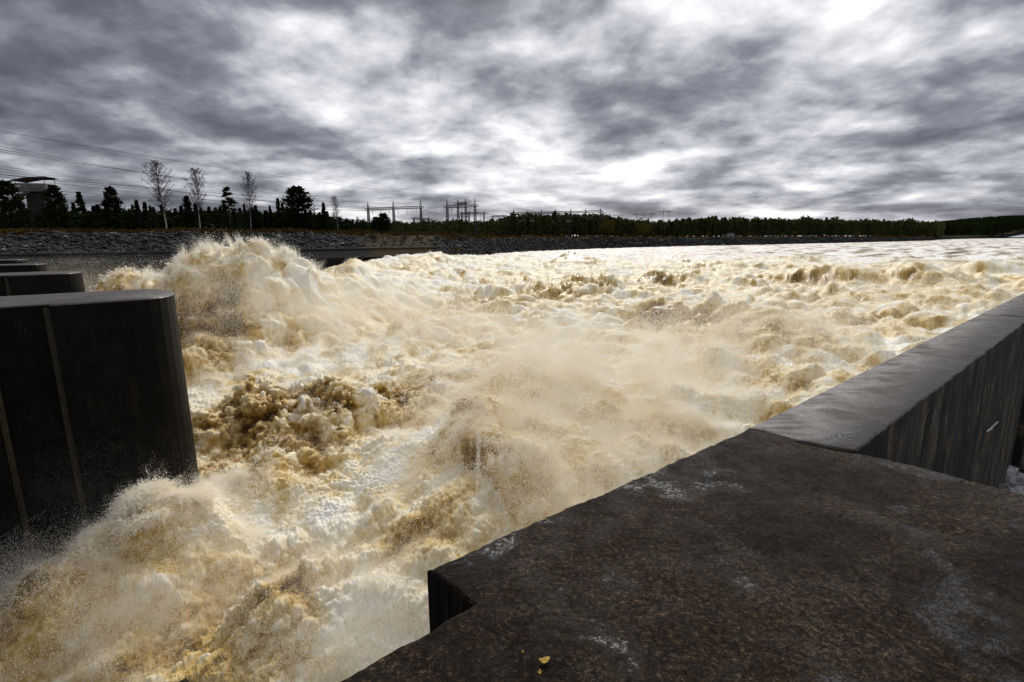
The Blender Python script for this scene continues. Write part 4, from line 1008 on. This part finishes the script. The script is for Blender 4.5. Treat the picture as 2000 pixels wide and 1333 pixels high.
Tt = np.clip(rng.normal(.72, .15, (NS, 1)) + rng.normal(0, .06, (NS, L_)), 0, 1)
Pt = Pt.reshape(-1, 3); kk = chan(Pt[:, 0], Pt[:, 1])[1] > .03
droplets('splashes', Pt[kk], Rt.ravel()[kk], Tt.ravel()[kk], 'ragged throws of drops flying off the wave crests')

# (3) thin drifting mist behind the piers on the left and in front of their faces
def puff(cx, cy, cz, rx, ry, rz, n, rad, thr=-.1, sc0=.25):
    q = np.clip(rng.normal(size=(n, 3)), -2, 2) * .5 * np.array([rx, ry, rz]) + np.array([cx, cy, cz])
    nz = fbm(q[:, 0] * sc0, q[:, 1] * sc0, q[:, 2] * sc0, 4); q = q[nz > rng.uniform(-.3, .3, n) + thr]
    return q, np.full(len(q), rad) * rng.lognormal(0, .35, len(q))
PP = []; RRR = []
def addpuff(px, py, f, rx, ry, rz, n, rad, **k):
    c = PF(px, py, f); q, r_ = puff(c.x, c.y, c.z, rx, ry, rz, int(n * QUAL), rad, **k); PP.append(q); RRR.append(r_)
addpuff(10, 520, 72, 16, 8, 3, 110000, .006)
addpuff(170, 550, 62, 14, 8, 2.4, 110000, .006)
addpuff(60, 560, 58, 12, 8, 3, 90000, .006)
addpuff(500, 590, 34, 6, 4, 2.2, 150000, .006, sc0=.5)
addpuff(1100, 720, 22, 6, 5, 2.2, 300000, .006, sc0=.5)
addpuff(1300, 690, 26, 8, 6, 2.2, 260000, .0065, sc0=.5)
addpuff(980, 880, 16, 4, 4, 1.4, 160000, .005, sc0=.7)
addpuff(1750, 620, 45, 14, 10, 3, 200000, .008, sc0=.3)
addpuff(1500, 640, 32, 8, 6, 1.8, 200000, .007, sc0=.4)
addpuff(900, 640, 30, 8, 6, 1.6, 200000, .007, sc0=.4)
addpuff(700, 600, 42, 9, 7, 2.0, 200000, .009, sc0=.3)
addpuff(1150, 900, 13, 3, 3, 1.2, 160000, .0042, sc0=.7)
addpuff(120, 1200, 11.5, 4, 2.6, 1.5, 380000, .0036, sc0=.7)
addpuff(20, 1230, 11, 3, 2.6, 1.4, 150000, .0036, sc0=.6)
addpuff(260, 1110, 12.5, 3, 2.2, 1.2, 260000, .004, sc0=.8)
addpuff(120, 1040, 13, 4, 2.0, 2.6, 330000, .0009, sc0=.5)
addpuff(360, 1180, 12, 4, 3, 1.3, 200000, .0035, sc0=.7)
addpuff(690, 1200, 9.5, 2.5, 2.5, 1.2, 150000, .003, sc0=1.)
P = np.concatenate(PP); R = np.concatenate(RRR); k2 = chan(P[:, 0], P[:, 1])[1] > .05
droplets('mist', P[k2], R[k2], np.clip(rng.normal(.62, .12, k2.sum()), 0, 1), 'thin pale mist drifting between the piers and over the waves')

# (4) jets thrown up from the plume behind the nearest pier and from the surge at its foot: cones of clumped drops
JP = []; JR = []
def jets(plist, njet, nper, h0, spread, rad):
    for px, f, amt in plist:
        bx, by = bp(px, f)
        for _ in range(max(1, int(njet * amt))):
            ox, oy = bx + rng.normal(0, spread), by + rng.normal(0, spread)
            i_ = np.argmin((X.ravel()[::7] - ox) ** 2 + (Y.ravel()[::7] - oy) ** 2); z0 = float(Z.ravel()[::7][i_])
            d_ = np.array([rng.normal(0, .45), rng.normal(0, .45), 1.0]); H_ = h0 * rng.uniform(.35, 1.0)
            n_ = int(nper * QUAL); u = rng.uniform(0, 1, n_) ** 1.4; clumps = rng.normal(size=(9, 3)) * .16 * H_; ci = rng.integers(0, 9, n_)
            q = np.array([ox, oy, z0 - .15 * H_]) + d_ * (H_ * u)[:, None] + clumps[ci] * (.4 + u)[:, None] + rng.normal(size=(n_, 3)) * .055 * H_ * (.5 + u)[:, None]
            q[:, 2] -= .25 * H_ * (u ** 2) * np.hypot(d_[0], d_[1]); JP.append(q); JR.append(rad * rng.lognormal(0, .5, n_) * (1 - .5 * u))
jets([(330, 40, .7), (375, 38.5, 1), (430, 40, .8), (480, 40.5, 1), (545, 42, .8), (600, 44, .5), (270, 43, .7), (225, 45, .6), (190, 46, .4)], 14, 2600, 1.25, 1.5, .009)
jets([(300, 14.8, 1), (370, 15.8, .7), (220, 13.6, .9), (120, 12.6, .8), (260, 14.2, .8), (30, 12.2, .7)], 12, 2200, .75, .55, .0042)
jets([(1120, 100, .8), (1280, 64, .6), (1600, 60, .7), (1400, 39, .6), (980, 14.5, .6), (1100, 15.5, .6), (740, 9.6, .5), (650, 25, .5), (760, 25, .5)], 7, 1400, .7, .9, .006)
P = np.concatenate(JP); R = np.concatenate(JR); k2 = chan(P[:, 0], P[:, 1])[1] > .05
droplets('spray_jets', P[k2], R[k2], np.clip(rng.normal(.85, .12, k2.sum()), 0, 1), 'cream jets of broken water leaping from the crests')
